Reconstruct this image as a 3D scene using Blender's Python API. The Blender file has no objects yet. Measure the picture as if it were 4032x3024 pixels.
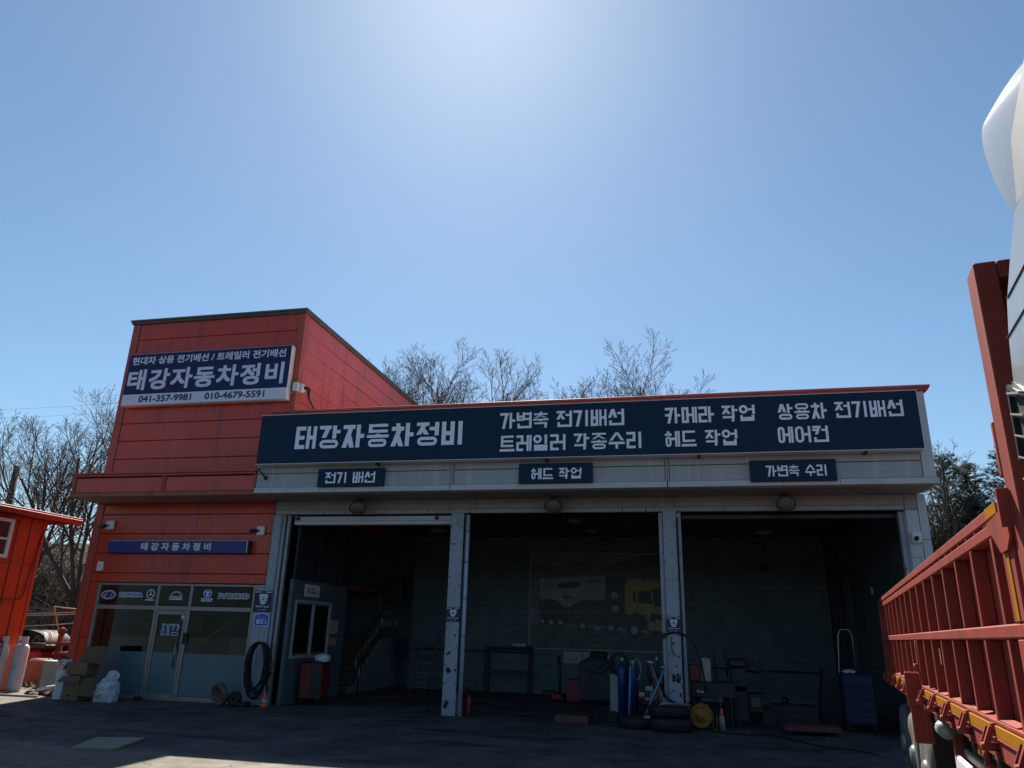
import bpy, math, random
from mathutils import Matrix, Vector
SC = bpy.context.scene
COL = SC.collection
PI = math.pi
random.seed(11)

# ------------------------------------------------------------------ camera
cam = bpy.data.cameras.new('camera')
cam.sensor_width = 36.0
cam.lens = 26.05
cam.clip_end = 6000
cam_ob = bpy.data.objects.new('camera', cam)
COL.objects.link(cam_ob)
RT = (0.97571, 0.21746, 0.02642)
DN = (-0.04474, 0.31590, -0.94774)
FW = (-0.21444, 0.92353, 0.31796)
cam_ob.matrix_world = Matrix(((RT[0], -DN[0], -FW[0], 0.0), (RT[1], -DN[1], -FW[1], 0.0),
                              (RT[2], -DN[2], -FW[2], 1.85), (0, 0, 0, 1)))
SC.camera = cam_ob

# ------------------------------------------------------------------ sky, sun, exposure
SUN_EL, SUN_AZ = math.radians(48.8), math.radians(-17.3)
world = bpy.data.worlds.new('World')
SC.world = world
world.use_nodes = True
wn = world.node_tree
sky = wn.nodes.new('ShaderNodeTexSky')
sky.sky_type = 'NISHITA'
sky.sun_disc = False
sky.sun_elevation = SUN_EL
sky.sun_rotation = SUN_AZ
sky.altitude = 0
sky.air_density = 1.0
sky.dust_density = 0.33
sky.ozone_density = 2.0
tint = wn.nodes.new('ShaderNodeVectorMath')
tint.operation = 'MULTIPLY'
tint.inputs[1].default_value = (0.88, 1.02, 1.045)
wn.links.new(sky.outputs[0], tint.inputs[0])
wn.links.new(tint.outputs[0], wn.nodes['Background'].inputs[0])
wn.nodes['Background'].inputs[1].default_value = 0.058
sun = bpy.data.lights.new('sun', 'SUN')
sun.energy = 5.0
sun.angle = math.radians(0.53)
sun.color = (1.0, 0.93, 0.82)
sun_ob = bpy.data.objects.new('sun', sun)
COL.objects.link(sun_ob)
sd = Vector((math.sin(SUN_AZ) * math.cos(SUN_EL), math.cos(SUN_AZ) * math.cos(SUN_EL), math.sin(SUN_EL)))
sun_ob.rotation_euler = sd.to_track_quat('Z', 'Y').to_euler()
SC.view_settings.view_transform = 'Standard'
SC.view_settings.look = 'None'
SC.view_settings.exposure = 1.0
SC.view_settings.gamma = 1.0
SC.view_settings.use_curve_mapping = False

# ------------------------------------------------------------------ mesh helpers
class MB:
    """collects faces; builds one mesh object"""
    def __init__(s):
        s.v = []; s.f = []; s.m = []; s.cur = 0; s.sm = []; s.smooth = False
    def add(s, vs, fs):
        b = len(s.v)
        s.v += [tuple(p) for p in vs]
        for f in fs:
            s.f.append(tuple(b + i for i in f)); s.m.append(s.cur); s.sm.append(s.smooth)
        return s
    def box(s, x0, x1, y0, y1, z0, z1, c=0.0, M=None):
        if x0 > x1: x0, x1 = x1, x0
        if y0 > y1: y0, y1 = y1, y0
        if z0 > z1: z0, z1 = z1, z0
        if c <= 0:
            vs = [(x, y, z) for x in (x0, x1) for y in (y0, y1) for z in (z0, z1)]
            fs = [(0, 1, 3, 2), (4, 6, 7, 5), (0, 4, 5, 1), (2, 3, 7, 6), (0, 2, 6, 4), (1, 5, 7, 3)]
        else:
            c = min(c, (x1 - x0) / 2.2, (y1 - y0) / 2.2, (z1 - z0) / 2.2)
            vs = []; idx = {}
            lo = (x0, y0, z0); hi = (x1, y1, z1)
            for k in range(8):
                sg = (k & 1, (k >> 1) & 1, (k >> 2) & 1)
                for ax in range(3):
                    p = [0, 0, 0]
                    for a in range(3):
                        e = hi[a] if sg[a] else lo[a]
                        if a != ax: e += -c if sg[a] else c
                        p[a] = e
                    idx[(k, ax)] = len(vs); vs.append(tuple(p))
            fs = []
            for ax in range(3):
                a, b = (ax + 1) % 3, (ax + 2) % 3
                for sd_ in (0, 1):
                    q = []
                    for (i, j) in ((0, 0), (1, 0), (1, 1), (0, 1)):
                        k = (sd_ << ax) | (i << a) | (j << b); q.append(idx[(k, ax)])
                    fs.append(tuple(q if sd_ else q[::-1]))
            for ax in range(3):
                a, b = (ax + 1) % 3, (ax + 2) % 3
                for i in (0, 1):
                    for j in (0, 1):
                        k0 = (i << a) | (j << b); k1 = k0 | (1 << ax)
                        fs.append((idx[(k0, a)], idx[(k1, a)], idx[(k1, b)], idx[(k0, b)]))
            for k in range(8):
                fs.append((idx[(k, 0)], idx[(k, 1)], idx[(k, 2)]))
        if M is not None: vs = [tuple(M @ Vector(p)) for p in vs]
        return s.add(vs, fs)
    def bar(s, p, q, w, h=None, up=(0, 0, 1)):
        """rectangular bar from p to q"""
        h = w if h is None else h
        p = Vector(p); q = Vector(q); d = (q - p).normalized(); up = Vector(up)
        if abs(d.dot(up)) > 0.98: up = Vector((1, 0, 0))
        a = d.cross(up).normalized() * (w / 2); b = a.cross(d).normalized() * (h / 2)
        vs = [p - a - b, p + a - b, p + a + b, p - a + b, q - a - b, q + a - b, q + a + b, q - a + b]
        return s.add(vs, [(0, 3, 2, 1), (4, 5, 6, 7), (0, 1, 5, 4), (1, 2, 6, 5), (2, 3, 7, 6), (3, 0, 4, 7)])
    def tube(s, pts, r, n=8, cap=True):
        pts = [Vector(p) for p in pts]; k = len(pts)
        rs = r if isinstance(r, (list, tuple)) else [r] * k
        vs = []; fs = []
        d0 = (pts[1] - pts[0]).normalized()
        ref = Vector((0, 0, 1)) if abs(d0.z) < 0.9 else Vector((1, 0, 0))
        a = d0.cross(ref).normalized()
        for i in range(k):
            d = (pts[min(i + 1, k - 1)] - pts[max(i - 1, 0)])
            d = d.normalized() if d.length > 1e-9 else d0
            a = (a - d * a.dot(d))
            a = a.normalized() if a.length > 1e-6 else d.orthogonal().normalized()
            b = d.cross(a)
            for j in range(n):
                t = 2 * PI * j / n
                vs.append(pts[i] + (a * math.cos(t) + b * math.sin(t)) * rs[i])
        for i in range(k - 1):
            for j in range(n):
                j2 = (j + 1) % n
                fs.append((i * n + j, i * n + j2, (i + 1) * n + j2, (i + 1) * n + j))
        if cap:
            fs.append(tuple(range(n))[::-1]); fs.append(tuple((k - 1) * n + j for j in range(n)))
        o = s.smooth; s.smooth = n > 5
        s.add(vs, fs); s.smooth = o
        return s
    def lathe(s, prof, c=(0, 0, 0), axis='z', n=24, M=None):
        """prof: list of (r, h) along axis"""
        vs = []; fs = []
        for (r, h) in prof:
            for j in range(n):
                t = 2 * PI * j / n
                p = (r * math.cos(t), r * math.sin(t), h)
                if axis == 'x': p = (p[2], p[0], p[1])
                elif axis == 'y': p = (p[0], p[2], -p[1])
                vs.append((p[0] + c[0], p[1] + c[1], p[2] + c[2]))
        for i in range(len(prof) - 1):
            for j in range(n):
                j2 = (j + 1) % n
                fs.append((i * n + j, i * n + j2, (i + 1) * n + j2, (i + 1) * n + j))
        if prof[0][0] > 1e-6: fs.append(tuple(range(n))[::-1])
        if prof[-1][0] > 1e-6: fs.append(tuple((len(prof) - 1) * n + j for j in range(n)))
        if M is not None: vs = [tuple(M @ Vector(p)) for p in vs]
        o = s.smooth; s.smooth = True
        s.add(vs, fs); s.smooth = o
        return s
    def poly(s, pts): return s.add(pts, [tuple(range(len(pts)))])
    def prism(s, pts, off):
        """pts: 3D polygon, extruded by vector off"""
        n = len(pts); o = Vector(off)
        vs = [Vector(p) for p in pts] + [Vector(p) + o for p in pts]
        fs = [tuple(range(n)), tuple(range(2 * n - 1, n - 1, -1))]
        for i in range(n):
            j = (i + 1) % n
            fs.append((i, i + n, j + n, j))
        return s.add(vs, fs)

OFF = {}
def obj(name, mb, mats, parent=None, label=None, local=False, keep=False):
    """link mb as ONE mesh object; parent coordinates are taken off the world coordinates"""
    me = bpy.data.meshes.new(name)
    if parent is not None:
        off = Vector((0, 0, 0)) if local else OFF.get(parent.name, Vector((0, 0, 0)))
    elif keep:
        off = Vector((0, 0, 0))
    else:
        xs = [p[0] for p in mb.v]; ys = [p[1] for p in mb.v]; zs = [p[2] for p in mb.v]
        off = Vector(((min(xs) + max(xs)) / 2, (min(ys) + max(ys)) / 2, min(zs)))
    me.from_pydata([(p[0] - off[0], p[1] - off[1], p[2] - off[2]) for p in mb.v], [], mb.f)
    mats = mats if isinstance(mats, (list, tuple)) else [mats]
    for m in mats: me.materials.append(m)
    if len(mats) > 1: me.polygons.foreach_set('material_index', mb.m)
    me.polygons.foreach_set('use_smooth', mb.sm)
    me.update()
    o = bpy.data.objects.new(name, me)
    COL.objects.link(o)
    if parent is not None:
        o.parent = parent
        OFF[o.name] = off if not local else Vector((0, 0, 0))
    else:
        o.location = off; OFF[o.name] = off
    if label: o['label'] = label
    return o
def tag(o, label, cat, group=None):
    o['label'] = label; o['category'] = cat
    if group: o['group'] = group
    return o
def thing(name, label, cat, loc=(0, 0, 0), group=None, rz=0.0):
    o = bpy.data.objects.new(name, None)
    o.empty_display_size = 0.2
    COL.objects.link(o)
    o.location = loc; o.rotation_euler = (0, 0, rz)
    OFF[o.name] = Vector(loc)
    return tag(o, label, cat, group)
def kind(o, k):
    o['kind'] = k
    return o
def dup(root, loc, label, rz=None, scale=None):
    r = root.copy(); COL.objects.link(r); r.location = loc
    if rz is not None: r.rotation_euler = (0, 0, rz)
    if scale is not None: r.scale = (scale, scale, scale)
    r['label'] = label
    for ch in list(root.children):
        c = ch.copy(); COL.objects.link(c); c.parent = r
        for g in list(ch.children):
            d = g.copy(); COL.objects.link(d); d.parent = c
    return r

# ------------------------------------------------------------------ materials
MATS = {}
def mat(name, col, rough=0.6, metal=0.0, var=0.12, scale=3.0, bump=0.0, bscale=None, dirt=None, dirt_amt=0.0,
        dirt_scale=(1.5, 1.5, 0.15), dirt_lo=0.55, dirt_hi=0.75, streak=None, rust=0.0, rust_scale=6.0, rust_col=(0.08, 0.03, 0.015), spec=0.5, coat=0.0):
    if name in MATS: return MATS[name]
    m = bpy.data.materials.new(name); m.use_nodes = True
    nt = m.node_tree; N = nt.nodes; L = nt.links
    b = N['Principled BSDF']
    b.inputs['Roughness'].default_value = rough
    b.inputs['Metallic'].default_value = metal
    b.inputs['Specular IOR Level'].default_value = spec
    if coat: b.inputs['Coat Weight'].default_value = coat
    geo = N.new('ShaderNodeNewGeometry')
    nz = N.new('ShaderNodeTexNoise'); nz.inputs['Scale'].default_value = scale; nz.inputs['Detail'].default_value = 6
    nz.inputs['Roughness'].default_value = 0.65
    L.new(geo.outputs['Position'], nz.inputs['Vector'])
    mr = N.new('ShaderNodeMapRange'); mr.inputs[1].default_value = 0.3; mr.inputs[2].default_value = 0.7
    mr.inputs[3].default_value = 1 - var; mr.inputs[4].default_value = 1 + var
    L.new(nz.outputs[0], mr.inputs[0])
    mul = N.new('ShaderNodeVectorMath'); mul.operation = 'SCALE'
    mul.inputs[0].default_value = col
    L.new(mr.outputs[0], mul.inputs['Scale'])
    out = mul.outputs[0]
    if dirt is not None and dirt_amt > 0:
        vm = N.new('ShaderNodeVectorMath'); vm.operation = 'MULTIPLY'; vm.inputs[1].default_value = dirt_scale
        L.new(geo.outputs['Position'], vm.inputs[0])
        n2 = N.new('ShaderNodeTexNoise'); n2.inputs['Scale'].default_value = 2.0; n2.inputs['Detail'].default_value = 5
        L.new(vm.outputs[0], n2.inputs['Vector'])
        r2 = N.new('ShaderNodeMapRange'); r2.inputs[1].default_value = dirt_lo; r2.inputs[2].default_value = dirt_hi
        r2.inputs[4].default_value = dirt_amt
        L.new(n2.outputs[0], r2.inputs[0])
        mx = N.new('ShaderNodeMix'); mx.data_type = 'RGBA'
        mx.inputs[7].default_value = (*dirt, 1)
        L.new(r2.outputs[0], mx.inputs[0]); L.new(out, mx.inputs[6]); out = mx.outputs[2]
    if streak:
        scol, samt, slo, shi = streak
        vm = N.new('ShaderNodeVectorMath'); vm.operation = 'MULTIPLY'; vm.inputs[1].default_value = (1.0, 1.0, 0.06)
        L.new(geo.outputs['Position'], vm.inputs[0])
        n2 = N.new('ShaderNodeTexNoise'); n2.inputs['Scale'].default_value = 2.6; n2.inputs['Detail'].default_value = 4; n2.inputs['Roughness'].default_value = 0.75
        L.new(vm.outputs[0], n2.inputs['Vector'])
        r2 = N.new('ShaderNodeMapRange'); r2.inputs[1].default_value = slo; r2.inputs[2].default_value = shi; r2.inputs[4].default_value = samt
        L.new(n2.outputs[0], r2.inputs[0])
        mx = N.new('ShaderNodeMix'); mx.data_type = 'RGBA'; mx.inputs[7].default_value = (*scol, 1)
        L.new(r2.outputs[0], mx.inputs[0]); L.new(out, mx.inputs[6]); out = mx.outputs[2]
    if rust > 0:
        n3 = N.new('ShaderNodeTexNoise'); n3.inputs['Scale'].default_value = rust_scale; n3.inputs['Detail'].default_value = 8
        n3.inputs['Roughness'].default_value = 0.7
        L.new(geo.outputs['Position'], n3.inputs['Vector'])
        r3 = N.new('ShaderNodeMapRange'); r3.inputs[1].default_value = 0.72 - rust * 0.2; r3.inputs[2].default_value = 0.74 - rust * 0.2
        L.new(n3.outputs[0], r3.inputs[0])
        mx = N.new('ShaderNodeMix'); mx.data_type = 'RGBA'
        mx.inputs[7].default_value = (*rust_col, 1)
        L.new(r3.outputs[0], mx.inputs[0]); L.new(out, mx.inputs[6]); out = mx.outputs[2]
    L.new(out, b.inputs['Base Color'])
    if bump > 0:
        n4 = N.new('ShaderNodeTexNoise'); n4.inputs['Scale'].default_value = bscale or scale * 4; n4.inputs['Detail'].default_value = 4
        L.new(geo.outputs['Position'], n4.inputs['Vector'])
        bp = N.new('ShaderNodeBump'); bp.inputs['Strength'].default_value = bump; bp.inputs['Distance'].default_value = 0.02
        L.new(n4.outputs[0], bp.inputs['Height']); L.new(bp.outputs[0], b.inputs['Normal'])
    MATS[name] = m
    return m
def glass(name, tint=(0.75, 0.85, 0.85), rough=0.02):
    m = bpy.data.materials.new(name); m.use_nodes = True
    nt = m.node_tree; N = nt.nodes; L = nt.links
    N.remove(N['Principled BSDF'])
    t = N.new('ShaderNodeBsdfTransparent'); t.inputs[0].default_value = (*tint, 1)
    g = N.new('ShaderNodeBsdfGlossy'); g.inputs['Roughness'].default_value = rough
    f = N.new('ShaderNodeFresnel'); f.inputs[0].default_value = 1.5
    x = N.new('ShaderNodeMixShader')
    L.new(f.outputs[0], x.inputs[0]); L.new(t.outputs[0], x.inputs[1]); L.new(g.outputs[0], x.inputs[2])
    L.new(x.outputs[0], N['Material Output'].inputs[0])
    return m

RED = mat('red_cladding_paint', (0.55, 0.047, 0.020), 0.28, var=0.10, scale=1.2, dirt=(0.13, 0.025, 0.025), dirt_amt=0.6, dirt_scale=(2.2, 2.2, 0.22), streak=((0.44, 0.20, 0.17), 0.4, 0.58, 0.74), bump=0.12, bscale=0.6)
REDTRIM = mat('red_trim_paint', (0.42, 0.065, 0.035), 0.45, var=0.15, scale=4, dirt=(0.12, 0.05, 0.03), dirt_amt=0.5)
BROWNBAND = mat('faded_orange_band', (0.30, 0.085, 0.035), 0.55, var=0.2, scale=3, dirt=(0.09, 0.05, 0.03), dirt_amt=0.6, dirt_scale=(1.2, 1.2, 1.2))
ORANGE = mat('orange_shed_paint', (0.50, 0.050, 0.010), 0.45, var=0.12, scale=1.5, dirt=(0.2, 0.03, 0.015), dirt_amt=0.5, dirt_scale=(3, 3, 0.3))
GREYP = mat('grey_fascia_paint', (0.36, 0.37, 0.38), 0.4, var=0.08, scale=1.5, dirt=(0.60, 0.60, 0.60), dirt_amt=0.55, dirt_scale=(3.0, 3.0, 0.12), dirt_lo=0.58, dirt_hi=0.72)
GREYB = mat('pale_drip_edge', (0.50, 0.51, 0.52), 0.4, var=0.10, scale=2, dirt=(0.22, 0.21, 0.2), dirt_amt=0.5, dirt_scale=(1, 1, 1))
SOFFIT = mat('soffit_panel', (0.26, 0.24, 0.21), 0.6, var=0.1, scale=1)
LINTEL = mat('lintel_cladding', (0.30, 0.29, 0.28), 0.55, var=0.14, scale=2, bump=0.15, bscale=30, dirt=(0.2, 0.17, 0.14), dirt_amt=0.6, dirt_scale=(1.5, 1.5, 0.4))
POST = mat('chipped_pale_blue_steel', (0.31, 0.335, 0.385), 0.45, var=0.12, scale=4, dirt=(0.16, 0.15, 0.15), dirt_amt=0.5, dirt_scale=(4, 4, 0.5), rust=0.46, rust_scale=4, rust_col=(0.10,0.07,0.055))
WALLW = mat('pale_wall_panel', (0.52, 0.53, 0.55), 0.45, var=0.07, scale=2, dirt=(0.3, 0.3, 0.3), dirt_amt=0.4)
ROOFM = mat('garage_roof_sheet', (0.60, 0.50, 0.46), 0.6, var=0.12, scale=0.7)
CAPM = mat('dark_metal_cap', (0.09, 0.085, 0.075), 0.5, var=0.2, scale=5)
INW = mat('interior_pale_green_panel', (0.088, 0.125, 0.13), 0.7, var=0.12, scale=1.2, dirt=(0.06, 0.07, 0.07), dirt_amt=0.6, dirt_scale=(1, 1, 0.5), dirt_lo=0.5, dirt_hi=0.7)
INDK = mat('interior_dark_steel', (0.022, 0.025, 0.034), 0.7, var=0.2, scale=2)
STEELD = mat('dark_steel', (0.03, 0.032, 0.038), 0.5, metal=0.3, var=0.3, scale=8)
BLACK = mat('black_rubber', (0.007, 0.007, 0.008), 0.65, var=0.3, scale=10)
RUBBERG = mat('dusty_tyre_rubber', (0.11, 0.105, 0.095), 0.85, var=0.35, scale=9, bump=0.2, bscale=30)
ALU = mat('aluminium_frame', (0.27, 0.255, 0.24), 0.42, metal=0.45, var=0.12, scale=3)
CHROME = mat('stainless_tube', (0.30, 0.30, 0.29), 0.35, metal=1.0, var=0.1, scale=5)
NAVY = mat('navy_sign_face', (0.008, 0.030, 0.062), 0.7, var=0.06, scale=2, spec=0.25)
NAVY2 = mat('navy_purple_sign_face', (0.014, 0.022, 0.095), 0.6, var=0.06, scale=2, spec=0.3)
BLUESIGN = mat('royal_blue_sign_face', (0.018, 0.024, 0.20), 0.45, var=0.06, scale=2)
LET = mat('lavender_white_lettering', (0.87, 0.89, 0.98), 0.5, var=0.03, scale=2)
LETW = mat('white_sign_vinyl', (0.70, 0.72, 0.85), 0.5, var=0.04, scale=2)
SIGNW = mat('white_sign_frame', (0.72, 0.71, 0.70), 0.45, var=0.06, scale=4)
SIGND = mat('dark_sign_edge', (0.012, 0.016, 0.026), 0.5, var=0.1, scale=4)
NAVYL = mat('navy_lettering', (0.02, 0.025, 0.07), 0.5, var=0.05, scale=4)
WHITE = mat('white_plastic', (0.72, 0.72, 0.70), 0.45, var=0.07, scale=5)
TRAIL = mat('trailer_red_oxide_paint', (0.29, 0.052, 0.036), 0.6, var=0.12, scale=2.5, dirt=(0.13, 0.04, 0.03), dirt_amt=0.6, dirt_scale=(3, 3, 0.8), streak=((0.10, 0.045, 0.035), 0.45, 0.56, 0.68), rust=0.16, rust_scale=11, rust_col=(0.10, 0.04, 0.025), spec=0.2)
YEL = mat('amber_reflective_tape', (0.42, 0.17, 0.005), 0.4, var=0.10, scale=14)
CABW = mat('white_cab_paint', (0.33, 0.35, 0.36), 0.22, var=0.05, scale=3, dirt=(0.45, 0.46, 0.45), dirt_amt=0.5, coat=0.4)
FABRIC = mat('dark_cloth', (0.05, 0.055, 0.065), 0.9, var=0.3, scale=6, bump=0.3)
CARD = mat('brown_cardboard', (0.17, 0.11, 0.058), 0.8, var=0.12, scale=6)
CARDD = mat('brown_cardboard_inside', (0.13, 0.085, 0.05), 0.85, var=0.12, scale=6)
PAPER = mat('pinkish_paper', (0.45, 0.36, 0.34), 0.8, var=0.15, scale=12)
LPGM = mat('grey_cylinder_paint', (0.48, 0.46, 0.465), 0.45, var=0.08, scale=4, rust=0.12, rust_scale=2.5, rust_col=(0.35, 0.2, 0.1))
REDM = mat('red_machine_paint', (0.20, 0.013, 0.014), 0.4, var=0.2, scale=4, dirt=(0.06, 0.02, 0.02), dirt_amt=0.6)
BLUEM = mat('blue_enamel', (0.008, 0.015, 0.055), 0.4, var=0.15, scale=4)
CYBLUE = mat('blue_gas_cylinder_paint', (0.007, 0.020, 0.12), 0.4, var=0.15, scale=4)
LBLUE = mat('light_blue_pipe_paint', (0.06, 0.26, 0.36), 0.5, var=0.2, scale=8)
YELM = mat('yellow_reel_paint', (0.28, 0.14, 0.010), 0.45, var=0.12, scale=5)
ORM = mat('orange_plastic', (0.65, 0.13, 0.04), 0.45, var=0.08, scale=6)
RUSTM = mat('rusty_brown_steel', (0.14, 0.085, 0.06), 0.85, var=0.35, scale=5, bump=0.2)
TANKM = mat('weathered_brown_tank', (0.15, 0.115, 0.09), 0.75, var=0.25, scale=2.5, dirt=(0.12, 0.08, 0.06), dirt_amt=0.6, dirt_scale=(1, 1, 1))
PLANKM = mat('galvanised_sheet', (0.32, 0.32, 0.30), 0.5, metal=0.3, var=0.2, scale=5)
CONC = mat('concrete_cover', (0.23, 0.20, 0.155), 0.9, var=0.2, scale=6, bump=0.2)
SOILM = mat('hillside_soil', (0.030, 0.024, 0.018), 0.95, var=0.5, scale=0.8, bump=0.6, bscale=3)
BARK = mat('grey_brown_bark', (0.050, 0.038, 0.032), 0.9, var=0.3, scale=6)
TWIG = mat('reddish_twigs', (0.085, 0.062, 0.052), 0.9, var=0.25, scale=4)
DRYT = mat('dry_brown_twigs', (0.050, 0.040, 0.029), 0.95, var=0.45, scale=1.2)
NEEDLE = mat('dark_pine_needles', (0.030, 0.052, 0.022), 0.8, var=0.5, scale=1.5)
GLASS = glass('window_glass')
FROST = mat('frosted_window_film', (0.085, 0.15, 0.175), 0.35, var=0.06, scale=2)
LENS = mat('lamp_lens', (0.22, 0.22, 0.22), 0.35, var=0.1, scale=3, metal=0.2)
STAIRR = mat('brown_stair_tread', (0.12, 0.075, 0.055), 0.7, var=0.15, scale=5)
STAIRW = mat('painted_stringer_wall', (0.16, 0.19, 0.215), 0.7, var=0.1, scale=2)
GREENP = mat('plant_leaf', (0.05, 0.09, 0.03), 0.6, var=0.3, scale=10)

# clear polythene
BAGC = bpy.data.materials.new('clear_polythene'); BAGC.use_nodes = True
_n = BAGC.node_tree.nodes; _b = _n['Principled BSDF']
_b.inputs['Base Color'].default_value = (0.75, 0.78, 0.82, 1); _b.inputs['Roughness'].default_value = 0.3
_b.inputs['Alpha'].default_value = 0.55
BAGW = mat('white_polythene', (0.52, 0.55, 0.60), 0.4, var=0.05, scale=6)
# ------------------------------------------------------------------ ground and hillside
def ground_material():
    m = bpy.data.materials.new('yard_concrete'); m.use_nodes = True
    nt = m.node_tree; N = nt.nodes; L = nt.links; b = N['Principled BSDF']
    geo = N.new('ShaderNodeNewGeometry')
    sp = N.new('ShaderNodeSeparateXYZ'); L.new(geo.outputs['Position'], sp.inputs[0])
    def noise(sc, det=6, rg=0.6, vec=None):
        n = N.new('ShaderNodeTexNoise'); n.inputs['Scale'].default_value = sc; n.inputs['Detail'].default_value = det
        n.inputs['Roughness'].default_value = rg
        L.new(vec or geo.outputs['Position'], n.inputs['Vector']); return n.outputs[0]
    def mrange(x, a, c, lo=0.0, hi=1.0):
        r = N.new('ShaderNodeMapRange'); r.inputs[1].default_value = a; r.inputs[2].default_value = c
        r.inputs[3].default_value = lo; r.inputs[4].default_value = hi; r.interpolation_type = 'SMOOTHSTEP'
        L.new(x, r.inputs[0]); return r.outputs[0]
    def math_(op, x, y):
        k = N.new('ShaderNodeMath'); k.operation = op
        for i, q in enumerate((x, y)):
            if isinstance(q, (int, float)): k.inputs[i].default_value = q
            else: L.new(q, k.inputs[i])
        return k.outputs[0]
    def mix(f, a, c):
        k = N.new('ShaderNodeMix'); k.data_type = 'RGBA'
        L.new(f, k.inputs[0])
        for i, q in ((6, a), (7, c)):
            if isinstance(q, tuple): k.inputs[i].default_value = (*q, 1)
            else: L.new(q, k.inputs[i])
        return k.outputs[2]
    # concrete with fine mottling
    conc = mix(mrange(noise(1.3), 0.35, 0.7), (0.15, 0.13, 0.10), (0.105, 0.09, 0.07))
    conc = mix(mrange(noise(24, 4, 0.8), 0.5, 0.72, 0, 0.55), conc, (0.085, 0.075, 0.06))
    vo = N.new('ShaderNodeTexVoronoi'); vo.feature = 'DISTANCE_TO_EDGE'; vo.inputs['Scale'].default_value = 0.42
    wv = N.new('ShaderNodeVectorMath'); wv.operation = 'ADD'
    nv = N.new('ShaderNodeTexNoise'); nv.inputs['Scale'].default_value = 1.6; nv.inputs['Detail'].default_value = 5
    L.new(geo.outputs['Position'], nv.inputs['Vector']); L.new(geo.outputs['Position'], wv.inputs[0]); L.new(nv.outputs['Color'], wv.inputs[1])
    L.new(wv.outputs[0], vo.inputs['Vector'])
    crack = mrange(vo.outputs['Distance'], 0.002, 0.010, 0.75, 0.0)
    conc = mix(crack, conc, (0.03, 0.027, 0.022))
    # oily work apron with building shade painted in, ragged edge along the shadow line
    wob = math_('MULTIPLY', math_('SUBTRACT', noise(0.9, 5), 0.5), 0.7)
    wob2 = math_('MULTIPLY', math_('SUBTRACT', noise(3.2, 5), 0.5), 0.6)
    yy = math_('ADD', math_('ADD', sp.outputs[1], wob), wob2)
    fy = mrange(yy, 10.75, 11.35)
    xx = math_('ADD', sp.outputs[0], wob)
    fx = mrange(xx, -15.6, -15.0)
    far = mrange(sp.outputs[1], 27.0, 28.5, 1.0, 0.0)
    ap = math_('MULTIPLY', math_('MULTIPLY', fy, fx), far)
    oil_shade = mix(mrange(noise(0.8, 7, 0.7), 0.35, 0.68), (0.034, 0.037, 0.038), (0.094, 0.090, 0.080))
    oil_shade = mix(mrange(noise(9, 5, 0.75), 0.5, 0.75, 0, 0.6), oil_shade, (0.03, 0.03, 0.03))
    oil_shade = mix(mrange(noise(40, 3, 0.8), 0.55, 0.75, 0, 0.5), oil_shade, (0.11, 0.105, 0.095))
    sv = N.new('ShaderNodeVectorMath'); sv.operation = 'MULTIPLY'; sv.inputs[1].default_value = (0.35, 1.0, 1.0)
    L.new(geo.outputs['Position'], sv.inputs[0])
    oil_shade = mix(mrange(noise(0.9, 3, 0.5, sv.outputs[0]), 0.60, 0.66, 0, 0.75), oil_shade, (0.018, 0.018, 0.019))
    asph = mix(mrange(noise(0.6, 6), 0.35, 0.68), (0.036, 0.036, 0.036), (0.052, 0.051, 0.05))  # unseen yard toned dark to cut bounce light
    slab = math_('MULTIPLY', mrange(math_('ADD', sp.outputs[1], math_('MULTIPLY', wob, 0.5)), 7.6, 8.0), mrange(sp.outputs[1], 30.0, 33.0, 1.0, 0.0))
    conc = mix(slab, asph, conc)
    oil_shade = mix(math_('MULTIPLY', crack, 0.8), oil_shade, (0.015, 0.015, 0.015))
    col = mix(ap, conc, oil_shade)
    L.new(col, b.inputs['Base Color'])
    L.new(mrange(noise(2.0), 0.3, 0.7, 0.6, 0.95), b.inputs['Roughness'])
    b.inputs['Specular IOR Level'].default_value = 0.3
    bp = N.new('ShaderNodeBump'); bp.inputs['Strength'].default_value = 0.25; bp.inputs['Distance'].default_value = 0.01
    L.new(noise(30, 5, 0.8), bp.inputs['Height']); L.new(bp.outputs[0], b.inputs['Normal'])
    return m
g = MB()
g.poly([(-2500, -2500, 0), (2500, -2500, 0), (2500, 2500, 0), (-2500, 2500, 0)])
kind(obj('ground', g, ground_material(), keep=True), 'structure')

def hill_z(x, y):
    t = max(0.0, min(1.0, (y - 29.0) / 7.0)); t = t * t * (3 - 2 * t)
    far = max(0.0, min(1.0, (y - 36) / 40.0))
    side = 0.85 + 0.15 * math.sin(x * 0.09 + 1.0)
    left = max(0.0, min(1.0, (-x - 20) / 20.0))
    rgt = max(0.0, min(1.0, (x - 4) / 5.0))
    return t * (5.0 * side + 1.0 * left + 1.0 * rgt) + far * 4.0 + t * (0.35 * math.sin(x * 0.6 + y * 0.3) + 0.25 * math.sin(x * 1.3 - y * 0.8))
h = MB()
nx, ny = 90, 26
xs = [-95 + 190 * i / nx for i in range(nx + 1)]
ys = [29 + 61 * (j / ny) ** 1.4 for j in range(ny + 1)]
h.smooth = True
h.add([(x, y, hill_z(x, y) - 0.06) for y in ys for x in xs],
      [(j * (nx + 1) + i, j * (nx + 1) + i + 1, (j + 1) * (nx + 1) + i + 1, (j + 1) * (nx + 1) + i) for j in range(ny) for i in range(nx)])
kind(obj('hillside', h, SOILM, keep=True), 'structure')

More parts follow.
